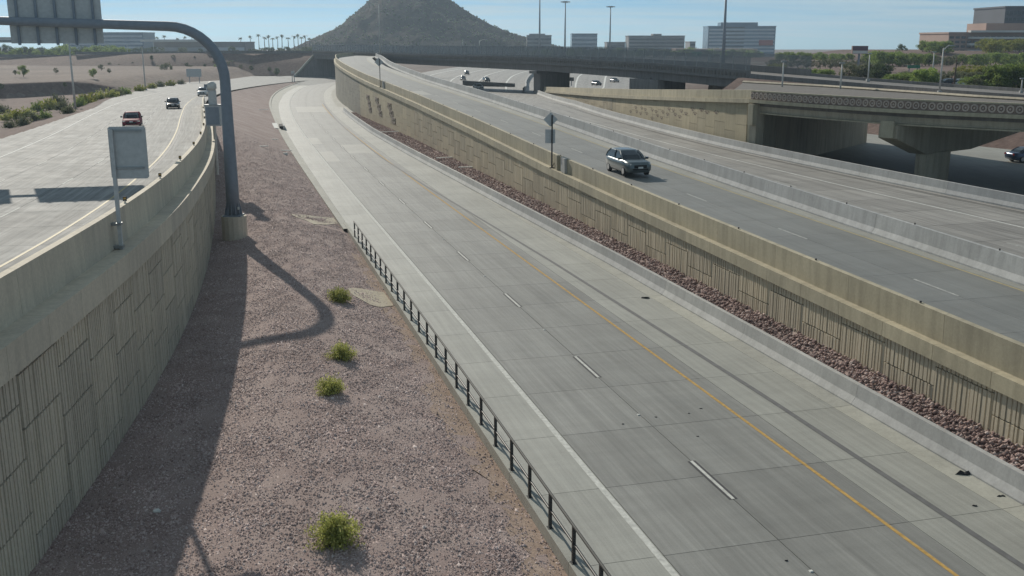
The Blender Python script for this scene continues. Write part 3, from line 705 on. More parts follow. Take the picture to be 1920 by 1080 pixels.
for d in (8, 12, 16, 20, 24): pts.append((ad_.x * d, ad_.y * d, 14.7 - pz + (d - 3.4) * .03)); rad.append(.315 - .006 * (d - 4))
MB().tube(pts, rad, 16).build('mast_tube', M['pole_grey'], mast, smooth=True)
MB().box((.43, -.3, 2.1), (.1, .1, .18)).build('junction_box', M['white_paint'], mast)
for nm, d0, d1 in (('wide', 7.4, 12.9), ('outer', 14.1, 23.9)):
    mid = (d0 + d1) / 2; c = pb + ad_ * mid; sg = thing('overhead_sign', {'wide': 'back of the wide overhead sign nearest the curved mast, seen from behind', 'outer': 'back of the overhead sign farther out on the mast arm, at the left frame edge'}[nm], 'sign', (c.x, c.y, 13.62), math.atan2(ad_.y, ad_.x) + math.pi, 'overhead signs on the mast arm')
    pk = MB().box((0, 0, .15), (d1 - d0, .05, .299)).mesh('sign_plank', M['sign_back'])
    for k in range(11):
        o = bpy.data.objects.new('sign_plank', pk); link(o, sg); o.location = (0, .62, k * .3)
    for k in range(5):
        x = -(d1 - d0) / 2 + .5 + k * (d1 - d0 - 1) / 4; MB().box((x, .53, 1.65), (.16, .13, 3.5)).build('sign_post', M['pole_grey'], sg)

# ------------------------------------------------------------------ sign and cabinet on the left parapet
s = LP.st_y(37.2); x, y = LP.at(s, .3); z = zL(x, y) - .12
sg = thing('roadside_sign', 'grey back of a rectangular sign on a post at the left parapet', 'sign', (x, y, z), .12)
MB().box((0, 0, 2.2), (.13, .13, 4.4)).build('post', M['sign_back'], sg)
b = MB().prism([(-.13, 2.62), (-.13, 4.38), (-.06, 4.45), (1.12, 4.45), (1.19, 4.38), (1.19, 2.62), (1.12, 2.55), (-.06, 2.55)], -.02, .02).build('sign_panel', M['sign_back'], sg)
b.rotation_euler = (math.pi / 2, 0, 0); b.location = (0, .1, .05)
for h in (4.35, 3.0): MB().box((.5, .055, h), (1.1, .05, .07)).build('cross_brace', M['steel'], sg)
MB().box((.03, .06, 3.6), (.06, .05, 1.6)).build('stiffener', M['steel'], sg)
for h in (.1, .95): MB().box((-.16, .0, h), (.5, .3, .09)).build('wall_bracket', M['steel'], sg)
MB().box((-.36, .02, .5), (.1, .16, .9)).build('mount_channel', M['steel'], sg)
x, y = LP.at(LP.st_y(90), .75); zc = zL(x, y)
cb_ = thing('equipment_cabinet', 'grey equipment cabinet on a post beside the curved mast, with a round detector on top', 'cabinet', (x, y, zc - 3.2), .1)
MB().tube([(0, 0, 0), (0, 0, 4.4)], .14, 8).build('post', M['pale_pole'], cb_)
MB().box((0, 0, 5.15), (1.3, .8, 1.75)).build('cabinet_box', M['sign_back'], cb_); MB().box((0, 0, 6.07), (1.42, .92, .09)).build('cabinet_roof', M['steel'], cb_)
MB().box((0, -.42, 5.15), (1.1, .03, 1.5)).build('cabinet_door', M['pole_grey'], cb_)
MB().box((0, 0, 6.72), (.62, .55, 1.2)).build('upper_box', M['sign_back'], cb_)
MB().tube([(0, 0, 7.32), (0, 0, 7.5), (0, 0, 7.85), (0, 0, 8.05)], [.3, .42, .4, .2], 14).build('detector_head', M['pale_pole'], cb_, smooth=True)
MB().box((-.5, 0, 7.7), (.25, .3, .3)).build('camera_housing', M['pole_grey'], cb_)

# ------------------------------------------------------------------ diamond signs on the ramp parapet
for Y, sz, ph, lab, plate in ((80.5, .80, 4.25, 'back of the nearer diamond sign on the ramp wall, with a square plate below', True), (167, 1.0, 4.6, 'back of the farther diamond sign on the ramp wall, above the spiral reliefs', False)):
    s = RW.st_y(Y); x, y = RW.at(s, -.05); z = zR(x, y) - .02
    d = thing('warning_sign', lab, 'sign', (x, y, z), .05)
    MB().tube([(0, 0, 0), (0, 0, ph - .1)], .06, 8).build('post', M['fence_steel'], d)
    h = sz * .707; p = MB().prism([(0, -h), (h, 0), (0, h), (-h, 0)], -.012, .012).build('sign_panel', M['sign_back'], d); p.rotation_euler = (math.pi / 2, 0, 0); p.location = (-.12, .075, ph - h + .12)
    if plate:
        q = MB().box((-.14, .075, ph - 2 * h - .62), (.78, .024, 1.08)).build('advisory_plate', M['sign_back'], d)
    MB().box((.02, .05, .05), (.4, .2, .06)).build('foot_bracket', M['fence_steel'], d); MB().tube([(.05, .1, .1), (.5, .35, 1.0)], .03, 6).build('brace', M['fence_steel'], d)
    for k, (a, ln) in enumerate(((-.9, .35), (-2.2, .9))):
        sweep(RW, zR, s + a - ln, s + a, [(-.02, .02), (-.05, 1.16), (.2, 1.16), (.2, .02)], 1).build('blister_block', M['barrier' if k else 'tan'], par)

# ------------------------------------------------------------------ drainage bits, litter
x, y = W.at(W.st_y(172), -3.3)
dr = thing('drain_inlet', 'white concrete drain mouth with a dark opening at the far left kerb', 'drain', (x, y, .1), W.dirz(W.st_y(172)))
MB().prism([(-7, 0), (-5, 1.6), (-1, 2.6), (3, 2.4), (4.5, 1.0), (4, 0)], -.3, .12).build('apron', M['white_paint'], dr)
MB().box((-4.5, -.35, .2), (5, .5, .5)).build('opening', M['dark'], dr); MB().box((-4.5, -.75, .3), (7, .25, .6)).build('headwall', M['barrier'], dr)
for pp_, lab in ((((545, 402), (575, 404), (600, 407), (626, 409), (633, 420), (612, 422), (588, 421), (572, 413), (556, 408)), 'grey concrete spillway slab in the gravel beside the start of the railing'),
                 (((652, 541), (672, 541), (700, 546), (720, 549), (738, 574), (712, 577), (694, 572), (676, 562), (660, 553)), 'grey concrete spillway slab in the gravel next to the shrub by the railing')):
    q = [on_gravel(*p) for p in pp_]; n = len(q); c = sum(q, Vector()) / n; v = [(p.x, p.y, p.z + .035) for p in q] + [(p.x, p.y, p.z - .2) for p in q] + [(c.x, c.y, c.z + .015)]
    MB().add(v, [((k + 1) % n, k, 2 * n) for k in range(n)] + [(k, (k + 1) % n, n + (k + 1) % n, n + k) for k in range(n)]).build('spillway_slab', M['girder'], label=lab, cat='slab')
for k, (u, v_, ln, rz, lab) in enumerate(((530, 283, 2.2, .1, 'pale broken board lying in the gravel left of the centre road, nearest of four'), (490, 275, 1.6, .2, 'thin pale board in the gravel left of the nearest broken board'),
                                         (512, 262, 1.4, -.2, 'small pale wedge of debris in the gravel below the drain mouth'), (487, 206, 3.4, .05, 'long pale board in the gravel above the drain mouth'))):
    p = on_gravel(u, v_); MB().box((p.x, p.y, p.z + .06), (ln, .35, .07), rz).build('board', M['white_paint'], label=lab, cat='debris')
p = on_gravel(535, 290); MB().box((p.x, p.y, p.z + .1), (.5, .4, .25), .4).build('concrete_lump', M['white_paint'], label='small pale lump under the broken board in the gravel', cat='debris')
for u, v_, sz, lab in ((295, 960, .11, 'white stone in the shade of the left wall, nearer one'), (205, 848, .13, 'white stone at the foot of the left wall, middle one'), (343, 602, .13, 'white stone at the foot of the left wall, farther one')):
    p = on_gravel(u, v_); bm = bmesh.new(); bmesh.ops.create_icosphere(bm, subdivisions=2, radius=sz)
    for q in bm.verts: q.co = Vector((q.co.x * 1.1, q.co.y * .8, q.co.z * .6)) * (1 + .15 * math.sin(q.co.x * 40 + q.co.y * 23))
    me = bpy.data.meshes.new('white_stone'); bm.to_mesh(me); bm.free(); me.materials.append(M['white_paint']); o = bpy.data.objects.new('white_stone', me); link(o); o.location = p + Vector((0, 0, sz * .3)); tag(o, lab, 'stone')
def scrap(u, v_, sz, seed, m, lab, name='tyre_scrap'):
    p = at(u, v_, z=.03); r = random.Random(seed); n = 9
    ring = [(math.cos(6.283 * k / n) * sz * r.uniform(.5, 1.2), math.sin(6.283 * k / n) * sz * .5 * r.uniform(.5, 1.2)) for k in range(n)]
    v = [(a, b, .0) for a, b in ring] + [(a * .7, b * .7, sz * r.uniform(.12, .45)) for a, b in ring] + [(0, 0, sz * .25)]
    f = [(k, (k + 1) % n, n + (k + 1) % n, n + k) for k in range(n)] + [(n + k, n + (k + 1) % n, 2 * n) for k in range(n)]
    o = MB().add(v, f).build(name, m, label=lab, cat='debris'); o.location = (p.x, p.y, .005 if v_ > 0 else 0)
scrap(1808, 888, .33, 1, M['black_rubber'], 'black tyre scrap in the gutter by the grey barrier, largest one')
scrap(1209, 558, .25, 2, M['black_rubber'], 'small black tyre scrap on the right shoulder beside the yellow line, farther up the road')
scrap(1878, 930, .16, 3, M['black_rubber'], 'thin black scrap in the gutter just beyond the largest tyre scrap')
scrap(1828, 947, .09, 4, M['black_rubber'], 'tiny black scrap on the right shoulder near the bottom right corner')
for k, (u, v_) in enumerate(((1168, 794), (1308, 817), (1230, 781), (1475, 1050), (1292, 774), (1314, 765))):
    scrap(u, v_, .06, 10 + k, M['black_rubber'], 'tiny dark pebble lying on the lane of the centre road', 'road_pebble'); bpy.context.scene.collection.objects[-1]['group'] = 'tiny pebbles on the centre road lanes'

# ------------------------------------------------------------------ tan wall and the flyover bridge at the right
TW = Path([(22.0, 95.2), (19.2, 106), (16.4, 122), (14.3, 136), (12.1, 155), (10.4, 176), (8.6, 205), (6.8, 240)], 1.0)
ztw = lambda x, y: float(np.interp(y, [60, 95, 128, 176, 240], [9.05, 8.65, 7.2, 5.3, 2.7]))     # road level on top of the wall
twall = thing('retaining_wall', 'tan wall with dark paw-like marks beside the flyover bridge at the right', 'wall')
s = 1.0; k = 0
while s < 46:
    for zz in np.arange(0, 9, PHT):
        a, b = TW.at(s), TW.at(s + 2.2); z0 = zz - (.7 if k % 2 else 0); z1 = min(z0 + PHT, ztw(*a) - .32)
        if z1 - z0 > .15:
            o = bpy.data.objects.new('art_panel', SM['art_panel']); link(o, twall); o.location = (b[0] + .06, b[1], z0); o.rotation_euler = (0, 0, math.atan2(a[1] - b[1], a[0] - b[0])); o.scale = (2.2 / PWD, 1, (z1 - z0) / PHT)
    s += 2.2; k += 1
panel_wall(TW, .06, s, TW.st_y(225), lambda x, y: ztw(x, y) - .32, lambda x, y: 2.0, twall, FL, 'fluted_panel', mirror=True)
sweep(TW, ztw, 0, TW.len, [(.16, -9), (.16, -.3), (.5, -.3), (.5, -9)], 4).build('wall_core', M['tan'], twall)
for s in np.arange(0, TW.len - 3, PWD): sweep(TW, ztw, s + .01, s + PWD - .01, [(-.3, -.4), (-.3, -.02), (.4, -.02), (.4, -.3), (-.05, -.3), (-.05, -.4)], 1.6).build('coping_segment', M['tan'], twall)
for s in np.arange(0, TW.len - 6, 6.096): sweep(TW, ztw, s + .01, s + 6.086, [(-.05, -.02), (-.05, .76), (.2, .78), (.35, .0), (.35, -.1)], 2).build('parapet_segment', M['tan'], twall)
sheet(TW, ztw, 0, TW.len, .3, 11, M['ramp_lane'], 'flyover_approach_road', dz=-.02, kind='structure')
paw = MB(); paw.prism([(.15 * math.cos(a), .11 * math.sin(a) - .08) for a in np.linspace(0, 6.283, 9)[:-1]], 0, .012)
for a in (20, 62, 118, 160): paw.prism([(.25 * math.cos(R(a)) + .06 * math.cos(q), .19 * math.sin(R(a)) + .06 * math.sin(q)) for q in np.linspace(0, 6.283, 8)[:-1]], 0, .012)
pawm = paw.mesh('paw_relief', M['relief'])
def on_path_z(u, v_, path, off=0.0):
    best = None
    for S in np.linspace(0, path.len, 600):
        x, y = path.at(S, off); r = at(u, v_, Y=y); e = abs(r.x - x)
        if best is None or e < best[0]: best = (e, S, x, y, r.z)
    return best
for k, (cx, cy) in enumerate(((885, 838), (923, 808), (932, 838), (960, 852), (970, 812), (995, 822), (1008, 852), (1046, 826), (1075, 838), (1045, 888), (1088, 868), (1115, 884), (1130, 842), (1160, 858), (1176, 818), (1206, 828), (1218, 860), (1250, 876), (1266, 834), (1298, 852), (1352, 820), (1365, 852), (1418, 824), (1455, 842), (1530, 842))):
    e, S, x, y, z = on_path_z(960 + cx / 4, cy / 4, TW, 0.0); o = bpy.data.objects.new('paw_relief', pawm); link(o, twall)
    o.location = (x + .068, y, z); o.rotation_euler = (math.pi / 2, 0, TW.dirz(S) + math.pi); o.scale = (1.9, .85, 1)
# bridge: alignment runs from the abutment towards the right edge of the picture
BR = Path([(19.2, 104.5), (21.9, 95.4), (25.6, 88.0), (31.0, 80.4), (38.0, 74.2), (46, 69), (56, 64)], .6)
bz = lambda x, y: 8.3
br = thing('flyover_bridge', 'tan flyover bridge with a row of round rings along its brown fascia', 'bridge')
SB = BR.st_y(95.2) * 0 + 9.9
def bsweep(name, prof, m, s0=SB, s1=None, **k): return sweep(BR, bz, s0, s1 or BR.len, prof, 1.2, **k).build(name, M[m], br)
# path runs towards the camera and right, so the side seen from the camera lies to its right (positive offset)
MB().prism([tuple(BR.at(q, -.12)) for q in np.linspace(SB, BR.len, 24)] + [(66, 62), (55, 84), (46, 103), (38, 127), (31, 140), (25, 118)], 8.0, 8.28).build('deck_slab', M['soffit'], br)
MB().tube([(66, 62, 8.4), (55, 84, 8.4), (46, 103, 8.4), (38, 127, 8.4), (31, 140, 8.4)], .18, 4).build('far_kerb', M['girder'], br)
bsweep('fascia_band', [(.25, .3), (.25, .98), (.02, .98), (.02, .3)], 'bridge_brown')
bsweep('parapet_cap', [(.32, .98), (.32, 1.1), (-.1, 1.1), (-.1, .98)], 'tan'); bsweep('parapet_inner', [(.01, 0), (.01, .97), (-.25, .5), (-.4, .0)], 'girder')
bsweep('fascia_ledge', [(.42, .0), (.42, .29), (.02, .29), (.02, .0)], 'tan')
bsweep('girder_face', [(-.3, -.84), (-.2, -.01), (-.6, -.31), (-.75, -.84)], 'girder'); bsweep('bottom_flange', [(-.1, -.97), (-.1, -.85), (-1.0, -.85), (-1.0, -.97)], 'tan')
for off in (-3.6, -6.6, -9.6, -12.6, -15.6): bsweep('inner_girder', [(off, -.97), (off, -.32), (off - .35, -.32), (off - .35, -.97)], 'soffit')
mb = MB(); v = []; f = []
for a in range(14):
    g = 2 * math.pi * a / 14
    for r_, d in ((.15, 0), (.16, .075), (.25, .075), (.27, 0)): v.append((r_ * math.cos(g), -d, r_ * math.sin(g)))
for a in range(14):
    for j in range(3): p, q = a * 4 + j, ((a + 1) % 14) * 4 + j; f.append((p, p + 1, q + 1, q))
ringm = mb.add(v, f).mesh('ring', M['ring']); dotm = MB().add([(.07 * math.cos(a), -.06, .07 * math.sin(a)) for a in np.linspace(0, 6.283, 9)[:-1]] + [(.08 * math.cos(a), 0, .08 * math.sin(a)) for a in np.linspace(0, 6.283, 9)[:-1]], [tuple(range(8))] + [(i, (i + 1) % 8, 8 + (i + 1) % 8, 8 + i) for i in range(8)]).mesh('ring_boss', M['ring'])
for s in np.arange(SB + .3, BR.len, .62):
    x, y = BR.at(s, .252); o = bpy.data.objects.new('ring', ringm); link(o, br); o.location = (x, y, 8.3 + .645); o.rotation_euler = (0, 0, BR.dirz(s)); o.scale = (1.05, 1, 1.15)
    d = bpy.data.objects.new('ring_boss', dotm); link(d, o)
# hammerhead pier
e, S, x, y, z = on_path_z(1672, 235, BR, 0.0); dv = BR.dirz(S); nb = Vector((-math.sin(dv), math.cos(dv), 0)); e0 = Vector((x, y, 0))
pier = thing('bridge_pier', 'hammerhead pier with a fluted column under the flyover bridge', 'pier', e0, dv)
capv = []
for xx in (-.8, .8): capv += [(xx, -.4, 6.3), (xx, -.4, 7.32), (xx, 26, 7.32), (xx, 26, 6.4), (xx, 11.5, 4.75), (xx, 4.4, 4.75)]
MB().add(capv, [(0, 1, 2, 3, 4, 5)[::-1], (6, 7, 8, 9, 10, 11), (0, 6, 7, 1), (5, 11, 6, 0), (4, 10, 11, 5), (3, 9, 10, 4), (2, 8, 9, 3), (1, 7, 8, 2)]).build('pier_cap', M['girder'], pier)
MB().prism([(1.0 * math.cos(a) * (1 + .05 * (k % 2)), 6.8 + 2.0 * math.sin(a) * (1 + .05 * (k % 2))) for k, a in enumerate(np.linspace(0, 6.283, 29)[:-1])], 2.0, 4.85).build('column', M['girder'], pier)
MB().box((0, -.52, 7.0), (1.15, .2, 1.3)).build('end_block', M['tan'], pier)
# abutment and wing wall under the bridge
ab = thing('bridge_abutment', 'shaded abutment wall under the left end of the flyover bridge', 'abutment')
def wallbox(a, b, z0, z1, th, m, nm, parent):
    d = math.atan2(b[1] - a[1], b[0] - a[0]); l = math.hypot(b[0] - a[0], b[1] - a[1]); return MB().box(((a[0] + b[0]) / 2, (a[1] + b[1]) / 2, (z0 + z1) / 2), (l, th, z1 - z0), d).build(nm, M[m], parent)
for k in range(11):
    p = np.array([23.2, 95.9]); d = np.array([18.0, 24.5]) / 11; wallbox(p + d * k + d * .006, p + d * (k + .994), 2.0, 7.3, .5, 'girder', 'abutment_panel', ab)
MB().box((22.4, 94.7, 4.9), (.9, .9, 6.6), .5).build('corner_pillar', M['girder'], ab); e, S, x, y, z = on_path_z(1412, 200, BR, .35); MB().box((x, y, 7.25), (.8, .5, 1.9), BR.dirz(S)).build('end_block', M['tan'], ab)
# underpass road at the lower level
UZ = 2.2
mb = MB().add([(18, 90, UZ), (30, 66, UZ), (60, 20, UZ), (110, 20, UZ), (92, 55, UZ), (58, 115, UZ), (46, 146, UZ), (28, 180, UZ), (12, 230, UZ - 1.4), (9, 200, UZ - 1), (14, 130, UZ)],
              [(0, 1, 4, 5), (1, 2, 3, 4), (0, 5, 6, 10), (6, 7, 8, 9), (6, 9, 10)]); mb.uv = [(p[0], p[1]) for p in mb.v]; mb.build('underpass_road', M['shoulder'], kind='structure')

# ------------------------------------------------------------------ overpass across the middle distance
OV = Path([(112, 28), (95, 62), (63, 124), (52, 150), (40, 168), (26, 192), (8, 226), (-19, 281), (-45, 337), (-76, 402), (-112, 478)], 3)
oz = lambda x, y: float(np.interp(y, [62, 124, 150, 168, 192, 226, 300], [6.6, 6.8, 7.1, 7.9, 8.7, 9.2, 9.0]))
for nm, of in (('embankment', ((-13, lambda z: UZ - .1), (-7, lambda z: z * .62), (-1.6, lambda z: z - .12), (0, lambda z: z - .1))), ('plateau', ((13.9, lambda z: z - .1), (30, lambda z: 6.6), (70, lambda z: 6.4), (150, lambda z: 6.4), (320, lambda z: 6.4), (900, lambda z: 6)))):
    rows = []
    for S in np.linspace(0, OV.st_y(171 if nm == 'embankment' else 226), 26):
        c = OV.at(S); z = oz(*c); rows.append([(*OV.at(S, o), f_(z)) for o, f_ in of])
    if nm == 'plateau': rows += [[(X + 40, 420, -.6), (X + 60, 421, .5), (X + 90, 422, 5), (X + 180, 430, 6.5), (X + 340, 440, 7), (X + 900, 520, 7)] for X in (70,)]
    o = bpy.data.objects.new(nm, grid_mesh(nm, np.array(rows), M['bank'])); link(o); tag(o, kind='structure')
ov = thing('overpass', 'long shaded overpass with a mesh screen crossing behind the ramp', 'bridge')
os0, os1 = OV.st_y(170), OV.st_y(403)
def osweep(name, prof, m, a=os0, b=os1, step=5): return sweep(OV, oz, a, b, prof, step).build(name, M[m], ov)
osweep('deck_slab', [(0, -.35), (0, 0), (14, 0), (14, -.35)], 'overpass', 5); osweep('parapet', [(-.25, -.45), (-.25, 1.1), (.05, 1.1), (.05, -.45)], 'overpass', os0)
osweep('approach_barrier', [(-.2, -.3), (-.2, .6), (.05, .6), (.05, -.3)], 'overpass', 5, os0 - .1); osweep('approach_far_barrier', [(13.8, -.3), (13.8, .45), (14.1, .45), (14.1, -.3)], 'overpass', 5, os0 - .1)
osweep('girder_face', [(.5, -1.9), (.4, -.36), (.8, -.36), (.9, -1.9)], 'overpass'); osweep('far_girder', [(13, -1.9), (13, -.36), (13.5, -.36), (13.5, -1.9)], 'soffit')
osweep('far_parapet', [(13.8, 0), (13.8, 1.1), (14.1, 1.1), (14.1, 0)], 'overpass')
mb = MB()
for s in np.arange(os0 + 1, os1 - 1, .9):
    x, y = OV.at(s, -.3); mb.box((x, y, oz(x, y) + .4), (.42, .1, .62), OV.dirz(s))
mb.build('fascia_teeth', M['soffit'], ov, kind='stuff')
for s in np.arange(os0 + 1, os1 - 1, 3.05):
    x, y = OV.at(s, -.1); MB().box((x, y, oz(x, y) + 2.2), (.07, .07, 2.2)).build('screen_post', M['steel'], ov)
m_, nt_, b_ = mat('mesh_screen'); b_.inputs['Base Color'].default_value = (.2, .22, .23, 1); tr = nt_.nodes.new('ShaderNodeBsdfTransparent'); mxs = nd(nt_, 'ShaderNodeMixShader'); mxs.inputs[0].default_value = .38
nt_.links.new(tr.outputs[0], mxs.inputs[1]); nt_.links.new(b_.outputs[0], mxs.inputs[2]); nt_.links.new(mxs.outputs[0], nt_.nodes['Material Output'].inputs[0]); M['mesh'] = m_
for off in (-.1, 13.95): sweep(OV, oz, os0, os1, [(off - .01, 1.1), (off - .01, 3.3), (off + .01, 3.3), (off + .01, 1.1)], 6).build('mesh_screen', M['mesh'], ov)
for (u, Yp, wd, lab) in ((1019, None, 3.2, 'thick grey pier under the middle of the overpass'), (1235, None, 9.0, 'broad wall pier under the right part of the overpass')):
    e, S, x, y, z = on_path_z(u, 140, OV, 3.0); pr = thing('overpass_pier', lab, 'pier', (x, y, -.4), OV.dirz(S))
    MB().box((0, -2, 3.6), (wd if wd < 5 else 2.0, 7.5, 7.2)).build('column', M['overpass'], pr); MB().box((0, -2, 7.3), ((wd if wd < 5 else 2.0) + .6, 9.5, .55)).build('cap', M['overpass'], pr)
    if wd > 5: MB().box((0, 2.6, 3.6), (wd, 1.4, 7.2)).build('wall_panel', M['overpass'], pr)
e, S, x, y, z = on_path_z(1345, 155, OV, 6.0)
MB().add([(-6, -6, 0), (6, -6, 0), (6, 6, 0), (-6, 6, 0), (-5, -2, 6.2), (5, -2, 6.2), (5, 6, 6.2), (-5, 6, 6.2)], [(3, 2, 1, 0), (4, 5, 6, 7), (0, 1, 5, 4), (1, 2, 6, 5), (2, 3, 7, 6), (3, 0, 4, 7)]).build('slope_paving', M['dirt'], label='pinkish sloped bank under the right end of the overpass', cat='slope').location = (x + 4.5, y - 1, 0)
# left abutment of the overpass and the embankment that carries the road on
MB().add([(-84, 404, 0), (-75.5, 404, 8.7), (-66, 404, 8.7), (-66, 404, 0), (-84, 412, 0), (-75.5, 412, 8.7), (-66, 412, 8.7), (-66, 412, 0)], [(0, 3, 2, 1), (4, 5, 6, 7), (0, 1, 5, 4), (1, 2, 6, 5), (2, 3, 7, 6)]).build('overpass_abutment', M['overpass'], label='dark abutment wall closing the left end of the overpass', cat='abutment')
MB().tube([(-84.3, 403.8, .1), (-75.8, 403.8, 8.7)], .5, 6).build('slope_kerb', M['gutter'], label='pale sloping kerb down the edge of the dark abutment', cat='kerb')
rows = []
for X, fy_, cz in ((-62, 408, 8.6), (-84, 419, 8.8), (-105, 424, 8.9), (-125, 425, 8.8), (-150, 428, 8.4), (-185, 436, 7.6), (-230, 450, 6.2), (-300, 480, 4.0)):
    rows.append([(X, fy_, 0 if X > -125 else min(3.4, (-125 - X) * .06)), (X - 2, fy_ + 9, cz * .5), (X - 4, fy_ + 19, cz), (X - 10, fy_ + 45, cz), (X - 14, fy_ + 75, 2), (X - 20, fy_ + 95, -.6)])
o = bpy.data.objects.new('embankment', grid_mesh('embankment', np.array(rows)[::-1], M['bank'])); link(o); tag(o, kind='structure')
rows = [[(X - 4, fy_ + 19.3, cz + .9), (X - 4, fy_ + 19.3, cz - .4)] for X, fy_, cz in ((-62, 408, 8.6), (-84, 419, 8.8), (-125, 425, 8.8), (-185, 436, 7.6), (-230, 450, 6.2), (-300, 480, 4.0))]
mb = MB(); 
for (a, b), (c, d) in zip(rows[:-1], rows[1:]):
    ang = math.atan2(c[1] - a[1], c[0] - a[0]); mb.box(((a[0] + c[0]) / 2, (a[1] + c[1]) / 2, (a[2] + c[2] + b[2] + d[2]) / 4), (math.hypot(c[0] - a[0], c[1] - a[1]) + .4, .3, 1.25), ang)
mb.build('crest_barrier', M['overpass'], label='dark concrete barrier along the top of the far left embankment', cat='barrier')

# ------------------------------------------------------------------ land left of the left road
rows = []
for Y in np.linspace(10, 372, 60):
    e = np.array(lpt(Y, lwid(Y))); d = np.array([-.96, -.25]); far_z = .0
    rows.append([(e[0], e[1], e[2] - .02), (e[0] + d[0] * 1.2, e[1] + d[1] * 1.2, e[2] - .1), (e[0] + d[0] * 8, e[1] + d[1] * 8, e[2] * .55), (e[0] + d[0] * 17, e[1] + d[1] * 17, e[2] * .12), (e[0] + d[0] * 45, e[1] + d[1] * 45, .0), (e[0] + d[0] * 160, e[1] + d[1] * 160, -.2)])
P_ = np.array(rows)[:, ::-1]; P_[:, 1:-1, 2] += rng.normal(0, .08, P_[:, 1:-1, 2].shape)
o = bpy.data.objects.new('road_verge', grid_mesh('road_verge', P_, M['bank'])); link(o); tag(o, kind='structure')
def berm_line(x): return 248 + (x + 126) * (.09 if x < -126 else 1.5)
def field_z(x, y):
    sm = lambda t: (lambda q: q * q * (3 - 2 * q))(min(1, max(0, t)))
    return -.45 + 3.9 * sm((-100 - x) / 16) * sm((y - berm_line(x)) / 8) * sm((720 - y) / 260)
ground_grid(-430, -96, 215, 720, 110, 250, field_z, M['desert'], 'dirt_field')
rows = [[(x, berm_line(x) + d, field_z(x, berm_line(x) + d) + .08) for d in np.linspace(-1, 9, 12)] for x in np.linspace(-430, -108, 90)]
o = bpy.data.objects.new('berm', grid_mesh('berm', np.array(rows), M['bank'])); link(o); tag(o, kind='structure')

# ------------------------------------------------------------------ main highway in the distance
M['bl_dark_wall'] = plain('dark_wall', (.06, .065, .07), .9, var=.15)  # near-black base colour puts the shade on the concrete barrier stub into its paint
ml = np.array([(-10, 170), (-22, 225), (-32, 290), (-40, 370), (-40, 460), (-26, 580), (10, 760), (60, 950)], float); mr = np.array([(9, 172), (22, 215), (36, 270), (48, 350), (62, 450), (88, 580), (140, 760), (200, 950)], float)
pl, pr_ = Path(np.c_[ml, np.zeros(8)]), Path(np.c_[mr, np.zeros(8)])
def mlpt(t, fr, dz=0.0):
    a = pl.at(t * pl.len); b = pr_.at(t * pr_.len); p = a + (b - a) * fr; return (p[0], p[1], max(.02, zM(*p) if p[1] < 330 else .02) - .03 + dz)
mb = MB(); T_ = np.linspace(0, 1, 60); v = []; uv = []
for t in T_:
    for fr in np.linspace(0, 1, 9): v.append(mlpt(t, fr)); uv.append((fr * 40, t * 800))
mb.add(v, [(9 * k + j, 9 * k + j + 1, 9 * (k + 1) + j + 1, 9 * (k + 1) + j) for k in range(59) for j in range(8)]); mb.uv = uv
mroad = mb.build('main_highway', M['old_lane'], kind='structure')
for fr in (.08, .2, .31, .42, .58, .69, .8, .92):
    v = []
    for t in np.linspace(.12, .8, 40):
        a, b = np.array(mlpt(t, fr, .05)), np.array(mlpt(t, fr + .007, .05)); v += [tuple(a), tuple(b)]
    MB().add(v, [(2 * k, 2 * k + 1, 2 * k + 3, 2 * k + 2) for k in range(39)]).build('lane_line', M['white_paint'], mroad)
v = []
for t in np.linspace(.1, .9, 50):
    a, b = np.array(mlpt(t, .497, .0)), np.array(mlpt(t, .503, .0)); v += [tuple(a), (a[0], a[1], a[2] + 1), (b[0], b[1], b[2] + 1), tuple(b)]
MB().add(v, [(4 * k + j, 4 * k + 4 + j, 4 * k + 5 + j, 4 * k + 1 + j) for k in range(49) for j in range(3)]).build('highway_median', M['barrier'], label='far concrete median dividing the main highway beyond the overpass', cat='barrier')
a, b = at(868, 158, z=.4), at(965, 164, z=.4)
MB().box(((a.x + b.x) / 2, (a.y + b.y) / 2, .75), ((b - a).length, .25, 1.6), math.atan2(b.y - a.y, b.x - a.x)).build('barrier_stub', M['bl_dark_wall'], label='short dark barrier wall where the right road joins the main highway', cat='barrier')

# ------------------------------------------------------------------ vegetation
def leaf_cloud(centres, radii, n, size, seed, droop=0.0):
    r = np.random.default_rng(seed); c = np.asarray(centres); k = r.integers(0, len(c), n)
    d = r.normal(0, 1, (n, 3)); d /= np.linalg.norm(d, axis=1)[:, None]; p = c[k] + d * (np.asarray(radii)[k] * r.random(n) ** .45)[:, None]
    p[:, 2] -= droop * r.random(n)
    a = r.normal(0, 1, (n, 3)); a /= np.linalg.norm(a, axis=1)[:, None]; b = np.cross(a, r.normal(0, 1, (n, 3))); b /= np.linalg.norm(b, axis=1)[:, None]
    s = (size * r.uniform(.6, 1.4, n))[:, None]
    V = np.stack([p - a * s, p - b * s * .45, p + a * s, p + b * s * .45], 1).reshape(-1, 3); return V, np.arange(4 * n).reshape(-1, 4)
def limb_mesh(tips, h, r0, seed, name='trunk', fork=.35):
    r = random.Random(seed); mb = MB(); f = Vector((r.uniform(-.15, .15) * h * .2, r.uniform(-.1, .1) * h * .2, h * fork)); mb.tube([(0, 0, -.3), f * .5, f], [r0, r0 * .8, r0 * .65], 6)
    for t in tips: t = Vector(t); m_ = (f + t) / 2 + Vector((r.uniform(-.3, .3), r.uniform(-.3, .3), r.uniform(.0, .4))) * h * .08; mb.tube([f * .9, m_, t], [r0 * .5, r0 * .3, r0 * .1], 5)
    return mb.mesh(name, M['bark'], True)
TREES = {}
